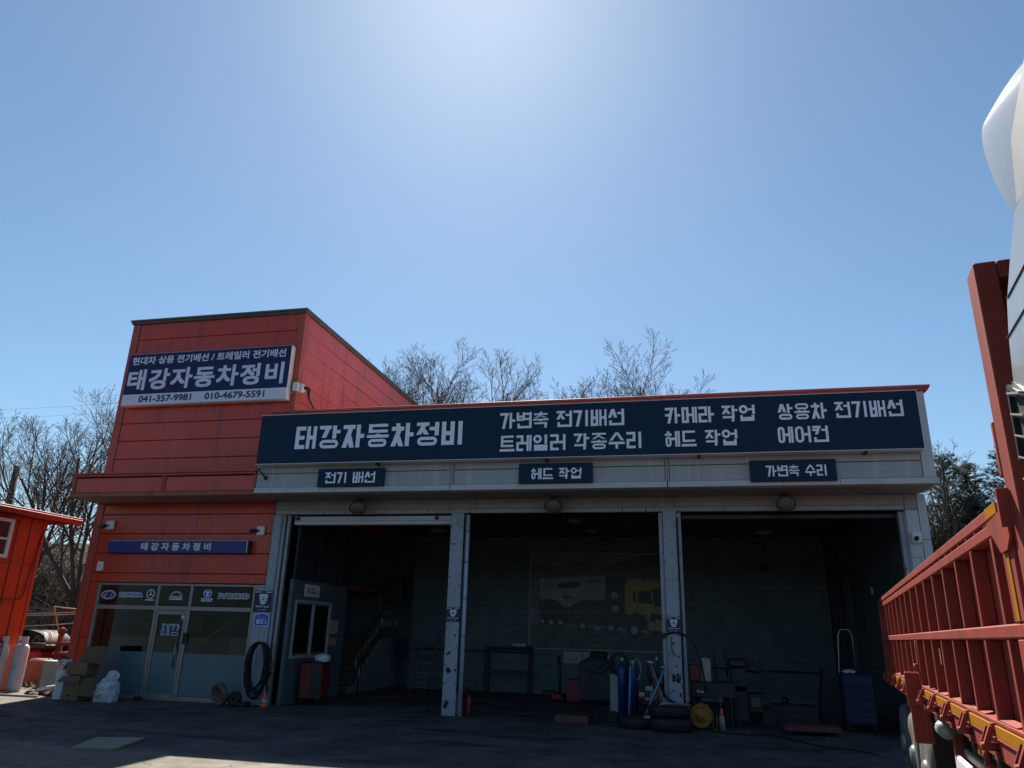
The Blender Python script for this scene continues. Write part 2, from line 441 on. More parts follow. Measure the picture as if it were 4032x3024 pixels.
# low wooded hills all round, added beyond the camera to darken reflections and fill
r_ = MB(); r_.smooth = True; NA = 120; vs = []
for j, (rad, hh) in enumerate(((95, -0.5), (110, 5.0), (135, 12.0), (170, 15.0), (230, 10.0), (300, -0.5))):
    for i in range(NA):
        a_ = 2 * PI * i / NA
        k_ = 1 + 0.25 * math.sin(3 * a_ + 0.6) + 0.12 * math.sin(11 * a_ + j) + 0.06 * math.sin(29 * a_)
        if hh < 0: k_ = 1
        front = 0.55 if math.sin(a_) > 0.35 else 1.0
        vs.append((rad * math.cos(a_), rad * math.sin(a_), hh * k_ * front if hh > 0 else hh))
r_.add(vs, [(j * NA + i, (j + 1) * NA + i, (j + 1) * NA + (i + 1) % NA, j * NA + (i + 1) % NA) for j in range(5) for i in range(NA)])
kind(obj('hills', r_, mat('added_dark_hill', (0.014, 0.020, 0.020), 0.95, var=0.5, scale=0.25, bump=0.8, bscale=0.8), keep=True), 'structure')

# ------------------------------------------------------------------ lettering
CH = 'ㄱㄲㄴㄷㄸㄹㅁㅂㅃㅅㅆㅇㅈㅉㅊㅋㅌㅍㅎ'
VO = ['ㅏ', 'ㅐ', 'ㅑ', 'ㅒ', 'ㅓ', 'ㅔ', 'ㅕ', 'ㅖ', 'ㅗ', 'ㅘ', 'ㅙ', 'ㅚ', 'ㅛ', 'ㅜ', 'ㅝ', 'ㅞ', 'ㅟ', 'ㅠ', 'ㅡ', 'ㅢ', 'ㅣ']
FI = ['', 'ㄱ', 'ㄲ', 'ㄳ', 'ㄴ', 'ㄵ', 'ㄶ', 'ㄷ', 'ㄹ', 'ㄺ', 'ㄻ', 'ㄼ', 'ㄽ', 'ㄾ', 'ㄿ', 'ㅀ', 'ㅁ', 'ㅂ', 'ㅄ', 'ㅅ', 'ㅆ', 'ㅇ', 'ㅈ', 'ㅊ', 'ㅋ', 'ㅌ', 'ㅍ', 'ㅎ']
class Glyphs:
    """flat sign lettering drawn from straight strokes, in the plane y = const facing -y"""
    def __init__(s, mb, y): s.mb = mb; s.y = y; s.k = 0
    def q(s, pts):
        s.k += 1; yy = s.y - 0.0004 * (s.k % 9)
        s.mb.poly([(p[0], yy, p[1]) for p in pts])
    def H(s, x0, x1, z0, z1): s.q([(x0, z0), (x1, z0), (x1, z1), (x0, z1)])
    def D(s, xa, za, xb, zb, t):
        # slanted stroke with level cuts
        s.q([(xb - t / 2, zb), (xb + t / 2, zb), (xa + t / 2, za), (xa - t / 2, za)])
    def ring(s, x0, x1, z0, z1, t):
        n = 40; w = x1 - x0; h = z1 - z0; r = min(w, h) / 2
        def pt(a, ins):
            rr = max(r - ins, 0.001); cx = (x0 + x1) / 2; cz = (z0 + z1) / 2
            ex = w / 2 - r; ez = h / 2 - r
            ca, sa = math.cos(a), math.sin(a)
            return (cx + (ex if ca > 1e-6 else -ex if ca < -1e-6 else 0) + rr * ca, cz + (ez if sa > 1e-6 else -ez if sa < -1e-6 else 0) + rr * sa)
        t = min(t, r * 0.72)
        A = [pt(2 * PI * (i + 0.5) / n, 0) for i in range(n)]; B = [pt(2 * PI * (i + 0.5) / n, t) for i in range(n)]
        s.k += 1; yy = s.y - 0.0004 * (s.k % 9)
        s.mb.add([(p[0], yy, p[1]) for p in A + B], [(i, (i + 1) % n, n + (i + 1) % n, n + i) for i in range(n)])
    def cons(s, c, x0, x1, z0, z1, t, th, side):
        W = x1 - x0; Hh = z1 - z0; zm = (z0 + z1) / 2
        if c == 'ㄱ' or c == 'ㅋ':
            s.H(x0, x1, z1 - th, z1)
            if side == 'L': s.D(x1 - t * 0.6, z1, x0 + W * 0.42, z0, t * 1.15)
            else: s.D(x1 - t / 2, z1, x1 - t * 0.75, z0, t)
            if c == 'ㅋ': s.H(x0, x1 - t * 0.9, zm - th * 0.35, zm + th * 0.65)
        elif c == 'ㄴ':
            s.H(x0, x0 + t, z0, z1); s.H(x0, x1, z0, z0 + th)
        elif c in 'ㄷㅌ':
            s.H(x0, x0 + t, z0, z1); s.H(x0, x1, z0, z0 + th); s.H(x0, x1, z1 - th, z1)
            if c == 'ㅌ': s.H(x0, x1 - t * 0.2, zm - th / 2, zm + th / 2)
        elif c == 'ㄹ':
            s.H(x0, x1, z1 - th, z1); s.H(x0, x1, zm - th / 2, zm + th / 2); s.H(x0, x1, z0, z0 + th)
            s.H(x1 - t, x1, zm, z1); s.H(x0, x0 + t, z0, zm)
        elif c == 'ㅁ':
            s.H(x0, x0 + t, z0, z1); s.H(x1 - t, x1, z0, z1); s.H(x0, x1, z0, z0 + th); s.H(x0, x1, z1 - th, z1)
        elif c == 'ㅂ':
            s.H(x0, x0 + t, z0, z1); s.H(x1 - t, x1, z0, z1); s.H(x0, x1, z0, z0 + th); s.H(x0, x1, zm - th / 2, zm + th / 2)
        elif c == 'ㅅ':
            xm = x0 + W * 0.52
            s.D(xm, z1, x0 + t * 0.55, z0, t * 1.2); s.D(xm, z1, x1 - t * 0.55, z0, t * 1.2)
        elif c == 'ㅇ': s.ring(x0, x1, z0, z1, min(t, th * 1.05))
        elif c in 'ㅈㅊ':
            zt = z1
            if c == 'ㅊ':
                zt = z1 - th * 0.85; s.H(x0 + W * 0.5 - t / 2, x0 + W * 0.5 + t / 2, zt - th, z1)
            s.H(x0, x1, zt - th, zt)
            s.D(x0 + W * 0.66, zt - th * 0.5, x0 + t * 0.5, z0, t * 1.2)
            xm = x0 + W * 0.5; zz = zt - th - (zt - th - z0) * 0.36
            s.D(xm + W * 0.02, zz, x1 - t * 0.55, z0, t * 1.2)
        elif c == 'ㅎ':
            s.H(x0 + W * 0.5 - t * 0.5, x0 + W * 0.5 + t * 0.5, z1 - th, z1); s.H(x0, x1, z1 - th * 1.9, z1 - th * 0.95)
            s.ring(x0 + W * 0.08, x1 - W * 0.08, z0, z1 - th * 2.25, min(t, th))
    def vowel(s, v, x0, x1, z0, z1, t, th, zm=None):
        zm = (z0 + z1) / 2 if zm is None else zm; w = x1 - x0
        if v in 'ㅣ': s.H(x1 - t * 1.5, x1 - t * 0.5, z0, z1)
        elif v == 'ㅏ': s.H(x0, x0 + t, z0, z1); s.H(x0 + t * 0.5, x1, zm - th / 2, zm + th / 2)
        elif v == 'ㅓ': s.H(x1 - t, x1, z0, z1); s.H(x0, x1 - t * 0.5, zm - th / 2, zm + th / 2)
        elif v == 'ㅕ':
            s.H(x1 - t, x1, z0, z1)
            for d in (0.16, -0.16): s.H(x0, x1 - t * 0.5, zm + (z1 - z0) * d - th / 2, zm + (z1 - z0) * d + th / 2)
        elif v == 'ㅐ': s.H(x0, x0 + t, z0, z1); s.H(x1 - t, x1, z0, z1); s.H(x0 + t * 0.5, x1 - t * 0.5, zm - th / 2, zm + th / 2)
        elif v == 'ㅔ': s.H(x1 - t, x1, z0, z1); s.H(x1 - t * 2.25, x1 - t * 1.25, z0, z1); s.H(x0, x1 - t * 1.5, zm - th / 2, zm + th / 2)
        elif v == 'ㅖ':
            s.H(x1 - t, x1, z0, z1); s.H(x1 - t * 2.25, x1 - t * 1.25, z0, z1)
            for d in (0.16, -0.16): s.H(x0, x1 - t * 1.5, zm + (z1 - z0) * d - th / 2, zm + (z1 - z0) * d + th / 2)
        elif v == 'ㅡ': s.H(x0, x1, z0, z0 + th)
        elif v == 'ㅗ': s.H(x0, x1, z0, z0 + th); s.H(x0 + w / 2 - t / 2, x0 + w / 2 + t / 2, z0 + th * 0.5, z1)
        elif v == 'ㅛ':
            s.H(x0, x1, z0, z0 + th)
            for d in (0.3, 0.7): s.H(x0 + w * d - t / 2, x0 + w * d + t / 2, z0 + th * 0.5, z1)
        elif v == 'ㅜ': s.H(x0, x1, z1 - th, z1); s.H(x0 + w / 2 - t / 2, x0 + w / 2 + t / 2, z0, z1 - th * 0.5)
    def syl(s, ch, x0, x1, z0, z1, wt):
        k = ord(ch) - 0xAC00
        c = CH[k // 588]; v = VO[(k % 588) // 28]; f = FI[k % 28]
        W = x1 - x0; H_ = z1 - z0
        t = wt * W; X = lambda a: x0 + a * W; Z = lambda a: z0 + a * H_
        th = wt * H_ * 0.95
        tall = v in 'ㅏㅐㅓㅔㅕㅖㅣ'
        if tall:
            two = v in 'ㅐㅔㅖ'
            cx = 0.47 if two else 0.56
            vx = (0.54, 1.0) if two else (0.63, 1.0)
            if v == 'ㅓ' or v == 'ㅕ': cx, vx = 0.56, (0.58, 1.0)
            if v == 'ㅔ': cx, vx = 0.46, (0.40, 1.0)
            tv = t * (0.86 if two else 1.0)
            if not f:
                s.cons(c, X(0), X(cx), Z(0), Z(1), t, th, 'L')
                s.vowel(v, X(vx[0]), X(vx[1]), Z(0), Z(1), tv, th)
            else:
                lo = 0.47
                s.cons(c, X(0), X(cx), Z(lo), Z(1), t, th * 0.88, 'L')
                if f == 'ㄴ':
                    s.vowel(v, X(vx[0]), X(vx[1]), Z(0.0), Z(1), tv, th * 0.85, Z(0.74))
                    s.H(X(0.06), X(0.06) + t, Z(0), Z(0.30)); s.H(X(0.06), X(0.95), Z(0), Z(0) + th * 0.92)
                elif f == 'ㄱ':
                    s.vowel(v, X(vx[0]), X(vx[1]), Z(0.22), Z(1), tv, th * 0.85, Z(0.70))
                    s.cons(f, X(0.03), X(0.80), Z(0.0), Z(0.34), t, th * 0.85, 'F')
                else:
                    s.vowel(v, X(vx[0]), X(vx[1]), Z(0.42), Z(1), tv, th * 0.85, Z(0.72))
                    s.cons(f, X(0.06), X(0.94), Z(0), Z(0.37), t, th * 0.82, 'F')
        else:
            t2 = t * 0.95
            if not f:
                if v == 'ㅡ':
                    s.cons(c, X(0.08), X(0.92), Z(0.28), Z(1), t2, th * 0.88, 'T'); s.vowel(v, X(0), X(1), Z(0), Z(0.2), t2, th * 0.95)
                elif v == 'ㅜ':
                    s.cons(c, X(0.05), X(0.95), Z(0.50), Z(1), t2, th * 0.85, 'T'); s.vowel(v, X(0), X(1), Z(0), Z(0.42), t2, th * 0.95)
                else:
                    s.cons(c, X(0.05), X(0.95), Z(0.42), Z(1), t2, th * 0.85, 'T'); s.vowel(v, X(0), X(1), Z(0), Z(0.36), t2, th * 0.95)
            else:
                h2 = th * 0.72
                s.cons(c, X(0.06), X(0.94), Z(0.62), Z(1), t2, h2, 'T')
                s.vowel(v, X(0), X(1), Z(0.40), Z(0.57), t2, h2)
                s.cons(f, X(0.08), X(0.92), Z(0), Z(0.34), t2, h2, 'F')
    def line(s, text, x0, x1, z0, z1, wt=0.17, gap=0.14, space=0.42):
        n = sum(1 for c in text if c != ' '); sp = sum(1 for c in text if c == ' ')
        units = n + sp * space + gap * (len(text) - 1 - 2 * sp + sp)
        u = (x1 - x0) / units; x = x0
        for i, c in enumerate(text):
            if c == ' ': x += space * u; continue
            s.syl(c, x, x + u, z0, z1, wt); x += u + gap * u
def lettering(parent, text, x0, x1, z0, z1, y, m, wt=0.17, gap=0.14, space=0.42, name='lettering'):
    mb = MB(); Glyphs(mb, y).line(text, x0, x1, z0, z1, wt, gap, space)
    return obj(name, mb, m, parent)
def font_mb(text, bold=0.0, spacing=1.0, res=3):
    c = bpy.data.curves.new('lettering', 'FONT'); c.body = text; c.offset = bold; c.resolution_u = res
    c.space_character = spacing
    o = bpy.data.objects.new('lettering', c); COL.objects.link(o)
    dg = bpy.context.evaluated_depsgraph_get(); dg.update()
    me = bpy.data.meshes.new_from_object(o.evaluated_get(dg))
    vs = [tuple(v.co) for v in me.vertices]; fs = [tuple(p.vertices) for p in me.polygons]
    bpy.data.objects.remove(o); bpy.data.curves.remove(c); bpy.data.meshes.remove(me)
    return vs, fs
def fontline(parent, text, x0, x1, z0, z1, y, m, bold=0.02, spacing=1.0, name='lettering', skew=0.0):
    """font text fitted into x0..x1, z0..z1 on the plane y, facing -y; weight is made by overprinting"""
    vs, fs = font_mb(text, 0.0, spacing)
    a0 = min(p[0] for p in vs); a1 = max(p[0] for p in vs); b0 = min(p[1] for p in vs); b1 = max(p[1] for p in vs)
    hz = z1 - z0; d = bold * hz * 1.25
    fx_ = (x1 - x0 - 2 * d) / (a1 - a0); fz_ = (hz - 2 * d) / (b1 - b0)
    mb = MB(); k = 0
    offs = [(0, 0)] if bold < 0.004 else [(i * d / 2, j * d) for j in (-1, 0, 1) for i in (-2, -1, 0, 1, 2)] if bold > 0.018 else [(i * d, j * d) for j in (-1, 1) for i in (-1, 0, 1)]
    for (ox, oz) in offs:
        mb.add([(x0 + d + (p[0] - a0) * fx_ + ox + skew * (p[1] - b0) / (b1 - b0), y - 0.0002 * k, z0 + d + (p[1] - b0) * fz_ + oz) for p in vs], fs); k += 1
    return obj(name, mb, m, parent)
def flat(pts, y): return [(p[0], y, p[1]) for p in pts]
def ell(cx, cz, a, b, n=32, s=0.0, e=2 * PI): return [(cx + a * math.cos(s + (e - s) * i / n), cz + b * math.sin(s + (e - s) * i / n)) for i in range(n)]
def annulus(mb, cx, cz, a, b, a2, b2, y, n=40, s=0.0, e=2 * PI):
    P = [(cx + a * math.cos(s + (e - s) * i / n), y, cz + b * math.sin(s + (e - s) * i / n)) for i in range(n + 1)]
    Q = [(cx + a2 * math.cos(s + (e - s) * i / n), y, cz + b2 * math.sin(s + (e - s) * i / n)) for i in range(n + 1)]
    mb.add(P + Q, [(i, i + 1, n + 2 + i, n + 1 + i) for i in range(n)])
# ------------------------------------------------------------------ red office building
OB = thing('office_building', 'tall red clad office block with glass shop front at the left', 'building', (-13.2, 23, 0))
w = MB()
w.box(-16.06, -15.98, 18.0, 28.5, 0, 10.46)
w.box(-15.98, -10.42, 17.985, 18.06, 2.86, 10.46)
w.box(-10.46, -10.40, 18.06, 28.5, 5.0, 10.46)
w.box(-15.98, -10.46, 28.40, 28.5, 0, 10.46)
w.box(-15.98, -10.46, 18.06, 28.40, 10.36, 10.44)
w.box(-15.98, -10.62, 18.1, 28.40, 3.05, 3.15)
obj('wall', w, RED, OB)
lower = [2.86, 3.11, 3.632, 4.158, 4.682, 4.985]
upper = [5.62, 6.268, 6.800, 7.326, 7.852, 8.378, 8.904, 9.43, 9.957, 10.47]
for zs, x0, x1 in ((lower, -15.83, -10.54), (upper, -15.83, -10.545)):
    for a, b in zip(zs[:-1], zs[1:]):
        p = MB(); p.box(x0, x1, 17.90, 17.98, a + 0.007, b - 0.007, 0.01); obj('panel', p, RED, OB)
p = MB(); p.box(-15.83, -15.56, 17.90, 17.98, 1.45, 2.853, 0.01); obj('panel', p, ORANGE if False else RED, OB)
p = MB(); p.box(-15.83, -15.56, 17.90, 17.98, 0.0, 1.44, 0.01); obj('panel', p, RED, OB)
for a, b in zip(upper[1:-1], upper[2:]):
    p = MB(); p.box(-10.40, -10.335, 18.14, 28.5, a + 0.007, b - 0.007, 0.01); obj('side_panel', p, RED, OB)
c = MB()
c.box(-16.085, -15.835, 17.872, 17.995, 0, 10.47, 0.012); obj('corner_trim', c, REDTRIM, OB)
c = MB(); c.box(-10.54, -10.325, 17.872, 17.98, 5.0, 10.47, 0.012); c.box(-10.40, -10.325, 17.981, 18.13, 5.3, 10.47, 0.012); obj('corner_trim', c, REDTRIM, OB)
c = MB()
c.box(-16.13, -10.27, 17.82, 17.99, 10.475, 10.535, 0.008); c.box(-16.15, -10.25, 17.79, 18.0, 10.538, 10.60, 0.008)
c.box(-10.395, -10.27, 17.993, 28.55, 10.475, 10.535, 0.008); c.box(-10.42, -10.25, 18.003, 28.57, 10.538, 10.60, 0.008)
c.box(-16.13, -15.99, 17.993, 28.55, 10.475, 10.60, 0.008)
obj('roof_cap', c, CAPM, OB)
# red canopy
for x0, x1 in ((-15.93, -13.30), (-13.16, -10.62)):
    p = MB(); p.box(x0, x1, 16.82, 16.90, 5.11, 5.50, 0.01); obj('canopy_panel', p, RED, OB)
for x0, x1, m in ((-16.03, -15.94, BROWNBAND), (-13.29, -13.24, REDTRIM), (-13.22, -13.17, REDTRIM), (-10.61, -10.535, REDTRIM)):
    p = MB(); p.box(x0, x1, 16.79, 16.90, 5.105, 5.52, 0.008); obj('canopy_trim', p, m, OB)
p = MB(); p.box(-16.06, -10.535, 16.76, 16.90, 5.525, 5.58, 0.01); p.box(-16.10, -10.535, 16.74, 17.895, 5.585, 5.635, 0.01); obj('canopy_cap', p, REDTRIM, OB)
for x0, x1 in ((-16.04, -14.95), (-14.945, -12.2), (-12.195, -10.535)):
    p = MB(); p.box(x0, x1, 16.775, 16.90, 4.985, 5.10, 0.01); obj('drip_edge', p, BROWNBAND, OB)
p = MB(); p.box(-16.04, -15.99, 16.905, 17.87, 4.985, 5.58, 0.005); p.box(-15.985, -10.54, 16.905, 17.895, 4.99, 5.02); obj('canopy_soffit', p, SOFFIT, OB)
# glass shop front
fr = MB()
for x in (-15.51, -13.65, -12.66, -10.82): fr.box(x - 0.04, x + 0.04, 17.905, 17.985, 0.0, 2.845, 0.006)
for a, b in ((-15.465, -13.695), (-13.605, -12.705), (-12.615, -10.865)):
    fr.box(a, b, 17.91, 17.98, 2.79, 2.845, 0.005); fr.box(a, b, 17.90, 17.985, 2.17, 2.275, 0.006)
for a, b in ((-15.465, -13.695), (-12.615, -10.865)): fr.box(a, b, 17.91, 17.98, 0.0, 0.10, 0.005)
fr.box(-15.56, -10.78, 17.86, 17.90, 0.0, 0.035)
obj('window_frame', fr, ALU, OB)
panes = {}
for key, a, b, z0, z1 in (('tl', -15.465, -13.695, 2.28, 2.785), ('tm', -13.605, -12.705, 2.28, 2.785), ('tr', -12.615, -10.865, 2.28, 2.785),
                          ('l', -15.465, -13.695, 0.105, 2.165), ('r', -12.615, -10.865, 0.105, 2.165)):
    p = MB(); p.box(a, b, 17.945, 17.953, z0, z1)
    panes[key] = obj('pane', p, GLASS, OB)
for key, a, b in (('l', -15.46, -13.70), ('r', -12.61, -10.87)):
    p = MB(); p.box(a, b, 17.936, 17.941, 0.11, 1.125); obj('frosted_film', p, FROST, panes[key])
dr = MB()
dr.box(-13.60, -13.54, 17.91, 17.975, 0.03, 2.165, 0.006); dr.box(-12.77, -12.71, 17.91, 17.975, 0.03, 2.165, 0.006)
dr.box(-13.535, -12.775, 17.91, 17.975, 2.06, 2.165, 0.006); dr.box(-13.535, -12.775, 17.91, 17.975, 0.03, 0.15, 0.006)
DOOR = obj('door', dr, ALU, OB)
p = MB(); p.box(-13.535, -12.775, 17.945, 17.953, 0.15, 2.06); obj('pane', p, GLASS, DOOR)
p = MB(); p.box(-13.53, -12.78, 17.936, 17.941, 0.155, 1.125); obj('frosted_film', p, FROST, DOOR)
p = MB(); p.tube([(-12.85, 17.87, 0.76), (-12.85, 17.87, 1.44)], 0.016, 8)
for z in (0.86, 1.34): p.tube([(-12.85, 17.87, z), (-12.85, 17.94, z)], 0.010, 6)
obj('handle', p, CHROME, DOOR)
p = MB(); p.box(-12.70, -12.60, 17.87, 17.902, 1.35, 1.62, 0.015); obj('door_lock', p, BLACK, OB)
# decals on the glass
YD = 17.938
def outlined(parent, text, x0, x1, z0, z1, inner, outer, bold, ob, skew=0.0):
    fontline(parent, text, x0 - 0.012, x1 + 0.012, z0 - 0.012, z1 + 0.012, YD + 0.003, outer, bold * 2.2 + ob * 1.5, name='decal', skew=skew)
    fontline(parent, text, x0, x1, z0 + 0.008, z1 - 0.008, YD - 0.003, inner, bold * 0.45, name='decal', skew=skew)
DBLUE = mat('blue_vinyl', (0.02, 0.035, 0.30), 0.5, var=0.05)
DBLUE2 = mat('bright_blue_vinyl', (0.02, 0.08, 0.55), 0.5, var=0.05)
DWHITE = mat('white_vinyl_decal', (0.62, 0.66, 0.74), 0.5, var=0.05)
DDARK = mat('dark_vinyl', (0.02, 0.025, 0.03), 0.5, var=0.05)
# oval with slanted H
d = MB(); annulus(d, -15.20, 2.535, 0.225, 0.118, 0.205, 0.100, YD); annulus(d, -15.20, 2.535, 0.197, 0.094, 0.188, 0.086, YD)
d.poly(flat([(-15.345, 2.475), (-15.325, 2.465), (-15.235, 2.60), (-15.255, 2.61)], YD)); d.poly(flat([(-15.165, 2.46), (-15.145, 2.47), (-15.055, 2.605), (-15.075, 2.61)], YD))
obj('decal', d, DWHITE, panes['tl'])
d = MB(); d.poly(flat(ell(-15.20, 2.535, 0.204, 0.099), YD + 0.003)); obj('decal', d, DBLUE, panes['tl'])
d = MB(); d.poly(flat([(-15.27, 2.60), (-15.12, 2.605), (-15.20, 2.555), (-15.25, 2.555)], YD - 0.001)); d.poly(flat([(-15.285, 2.465), (-15.13, 2.47), (-15.16, 2.515), (-15.215, 2.515)], YD - 0.001)); obj('decal', d, DDARK, panes['tl'])
outlined(panes['tl'], 'SCANIA', -14.87, -14.15, 2.49, 2.60, DBLUE, DWHITE, 0.045, 0.03)
d = MB(); annulus(d, -13.90, 2.57, 0.128, 0.122, 0.100, 0.094, YD)
for k in range(3):
    a = PI / 2 + k * 2 * PI / 3
    tip = (-13.90 + 0.103 * math.cos(a), 2.57 + 0.098 * math.sin(a)); n1 = (-13.90 + 0.022 * math.cos(a + 1.2), 2.57 + 0.022 * math.sin(a + 1.2)); n2 = (-13.90 + 0.022 * math.cos(a - 1.2), 2.57 + 0.022 * math.sin(a - 1.2))
    d.poly(flat([(-13.90, 2.57), n2, tip, n1], YD - 0.0005 * k))
d.poly(flat([(-14.04, 2.405), (-13.76, 2.405), (-13.76, 2.432), (-14.04, 2.432)], YD))
obj('decal', d, DWHITE, panes['tl'])
d = MB()
annulus(d, -13.12, 2.455, 0.20, 0.205, 0.188, 0.193, YD, s=0, e=PI); annulus(d, -13.12, 2.455, 0.172, 0.178, 0.160, 0.166, YD, s=0, e=PI)
d.poly(flat([(-13.32, 2.435), (-12.92, 2.435), (-12.92, 2.455), (-13.32, 2.455)], YD))
obj('decal', d, DWHITE, panes['tm'])
outlined(panes['tm'], 'MAN', -13.255, -12.985, 2.465, 2.52, DDARK, DWHITE, 0.05, 0.02)
d = MB(); d.poly(flat(ell(-12.195, 2.615, 0.128, 0.096), YD + 0.002)); obj('decal', d, DWHITE, panes['tr'])
d = MB()
d.poly(flat(ell(-12.195, 2.615, 0.113, 0.082, 14, 0.52, PI - 0.52), YD - 0.001))
d.poly(flat([(-12.225, 2.635), (-12.225, 2.545), (-12.26, 2.553), (-12.295, 2.585), (-12.305, 2.615), (-12.295, 2.632)], YD - 0.001))
d.poly(flat([(-12.165, 2.545), (-12.165, 2.635), (-12.095, 2.632), (-12.085, 2.615), (-12.095, 2.585), (-12.13, 2.553)], YD - 0.001))
obj('decal', d, DBLUE2, panes['tr'])
d = MB(); d.poly(flat([(-12.36, 2.405), (-12.03, 2.405), (-12.03, 2.50), (-12.36, 2.50)], YD + 0.001)); obj('decal', d, DWHITE, panes['tr'])
fontline(panes['tr'], 'TATA', -12.345, -12.045, 2.415, 2.485, YD - 0.001, DBLUE2, 0.045, name='decal')
outlined(panes['tr'], 'IVECO', -11.87, -10.98, 2.49, 2.62, DDARK, DWHITE, 0.03, 0.028)
DCH = MB(); Glyphs(DCH, YD + 0.0045).line('태강', -13.40, -12.86, 1.54, 1.83, 0.21, 0.06); obj('decal', DCH, DWHITE, DOOR)
DCH = MB(); Glyphs(DCH, YD - 0.001).line('태강', -13.385, -12.875, 1.555, 1.815, 0.10, 0.12); obj('decal', DCH, DBLUE, DOOR)
def shield(mb, cx, z0, z1, hw, y):
    n = 10; pts = []
    for i in range(n + 1): pts.append((cx + hw * (1 - 2 * i / n), z1 + 0.0 + 0.03 * (z1 - z0) * math.sin(PI * i / n)))
    L_ = [(cx - hw, z1)]
    for i in range(1, 9):
        t = i / 9; L_.append((cx - hw * math.cos(t * PI / 2) ** 0.75, z1 - (z1 - z0) * math.sin(t * PI / 2) ** 1.1))
    R_ = [(2 * cx - p[0], p[1]) for p in L_[1:]][::-1]
    pts2 = pts + L_[1:] + [(cx, z0)] + R_
    mb.poly(flat(pts2[::-1], y))
def iris(mb, cx, cz, r, y):
    for k in range(6):
        a = k * PI / 3 + 0.25; w = 0.004
        p0 = (cx + 0.02 * math.cos(a), cz + 0.02 * math.sin(a)); p1 = (cx + r * math.cos(a), cz + r * math.sin(a)); nx_, nz_ = -math.sin(a) * w, math.cos(a) * w
        mb.poly(flat([(p0[0] - nx_, p0[1] - nz_), (p1[0] - nx_, p1[1] - nz_), (p1[0] + nx_, p1[1] + nz_), (p0[0] + nx_, p0[1] + nz_)], y - 0.0004 * k))
    mb.poly(flat(ell(cx, cz, 0.018, 0.018, 12), y - 0.003))
d = MB(); shield(d, -12.82, 1.96, 2.045, 0.045, YD); obj('decal', d, DWHITE, DOOR)
fontline(DOOR, 'GiGA eyes', -12.89, -12.75, 1.92, 1.945, YD, DWHITE, 0.02, name='decal')
# inside the office, seen through the glass
rm = MB()
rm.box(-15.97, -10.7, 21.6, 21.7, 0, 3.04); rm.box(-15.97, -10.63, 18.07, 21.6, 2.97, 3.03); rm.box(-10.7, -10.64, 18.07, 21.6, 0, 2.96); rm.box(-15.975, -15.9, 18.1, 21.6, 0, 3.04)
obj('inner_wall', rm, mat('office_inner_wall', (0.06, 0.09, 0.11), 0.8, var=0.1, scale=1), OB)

# ------------------------------------------------------------------ things inside the office
t = MB(); t.box(-15.05, -14.05, 20.6, 21.3, 0, 2.0, 0.02); t.box(-15.0, -14.1, 20.58, 20.6, 0.1, 0.95); t.box(-15.0, -14.1, 20.58, 20.6, 1.0, 1.9)
tag(obj('office_cabinet', t, STEELD), 'dark cabinet standing behind the clear upper glass left of the shop door', 'cabinet')
t = thing('stair_handrail', 'pale yellow sloping handrail inside the office behind the glass door', 'handrail', (-13.0, 20.3, 0))
p = MB(); p.tube([(-14.35, 20.3, 0.9), (-12.6, 20.3, 2.15)], 0.025, 8); obj('rail', p, mat('varnished_wood', (0.42, 0.34, 0.2), 0.5), t)
for k in range(6):
    x = -14.2 + 0.3 * k
    p = MB(); p.tube([(x, 20.3, 0), (x, 20.3, 1.0 + 0.214 * k)], 0.012, 6); obj('baluster', p, CHROME, t)
t = thing('picture_frame', 'brown framed panel on the wall behind the right shop window', 'picture', (-11.9, 21.55, 1.1))
p = MB(); p.box(-12.5, -11.75, 21.54, 21.58, 1.2, 2.15); obj('print', p, mat('brown_print', (0.10, 0.07, 0.055), 0.7, var=0.3, scale=3), t)
p = MB()
for a in ((-12.55, -12.5, 1.15, 2.2), (-11.75, -11.70, 1.15, 2.2), (-12.5, -11.75, 1.15, 1.2), (-12.5, -11.75, 2.15, 2.2)): p.box(a[0], a[1], 21.52, 21.59, a[2], a[3])
obj('frame', p, CARD, t)
for (x, y, s, h, lab) in ((-11.75, 19.3, 0.30, 1.55, 'tall brown carton on the sill table behind the right shop window'), (-11.3, 19.4, 0.24, 1.38, 'smaller brown carton right of the tall one behind the shop window')):
    p = MB(); p.box(x - s, x + s, y - 0.25, y + 0.25, 0.95, h, 0.01); tag(obj('carton', p, CARD), lab, 'carton')
p = MB(); p.box(-12.4, -10.9, 19.0, 19.8, 0.90, 0.945, 0.01)
for x in (-12.3, -11.0):
    for y in (19.06, 19.74): p.box(x - 0.025, x + 0.025, y - 0.025, y + 0.025, 0, 0.9)
tag(obj('sill_table', p, mat('table_wood', (0.2, 0.14, 0.09), 0.6)), 'brown table behind the frosted film of the right shop window', 'table')
RUSTD = mat('dark_rust_scab', (0.045, 0.026, 0.018), 0.9, var=0.4, scale=20)
def rnd_(a): return random.uniform(-a, a)
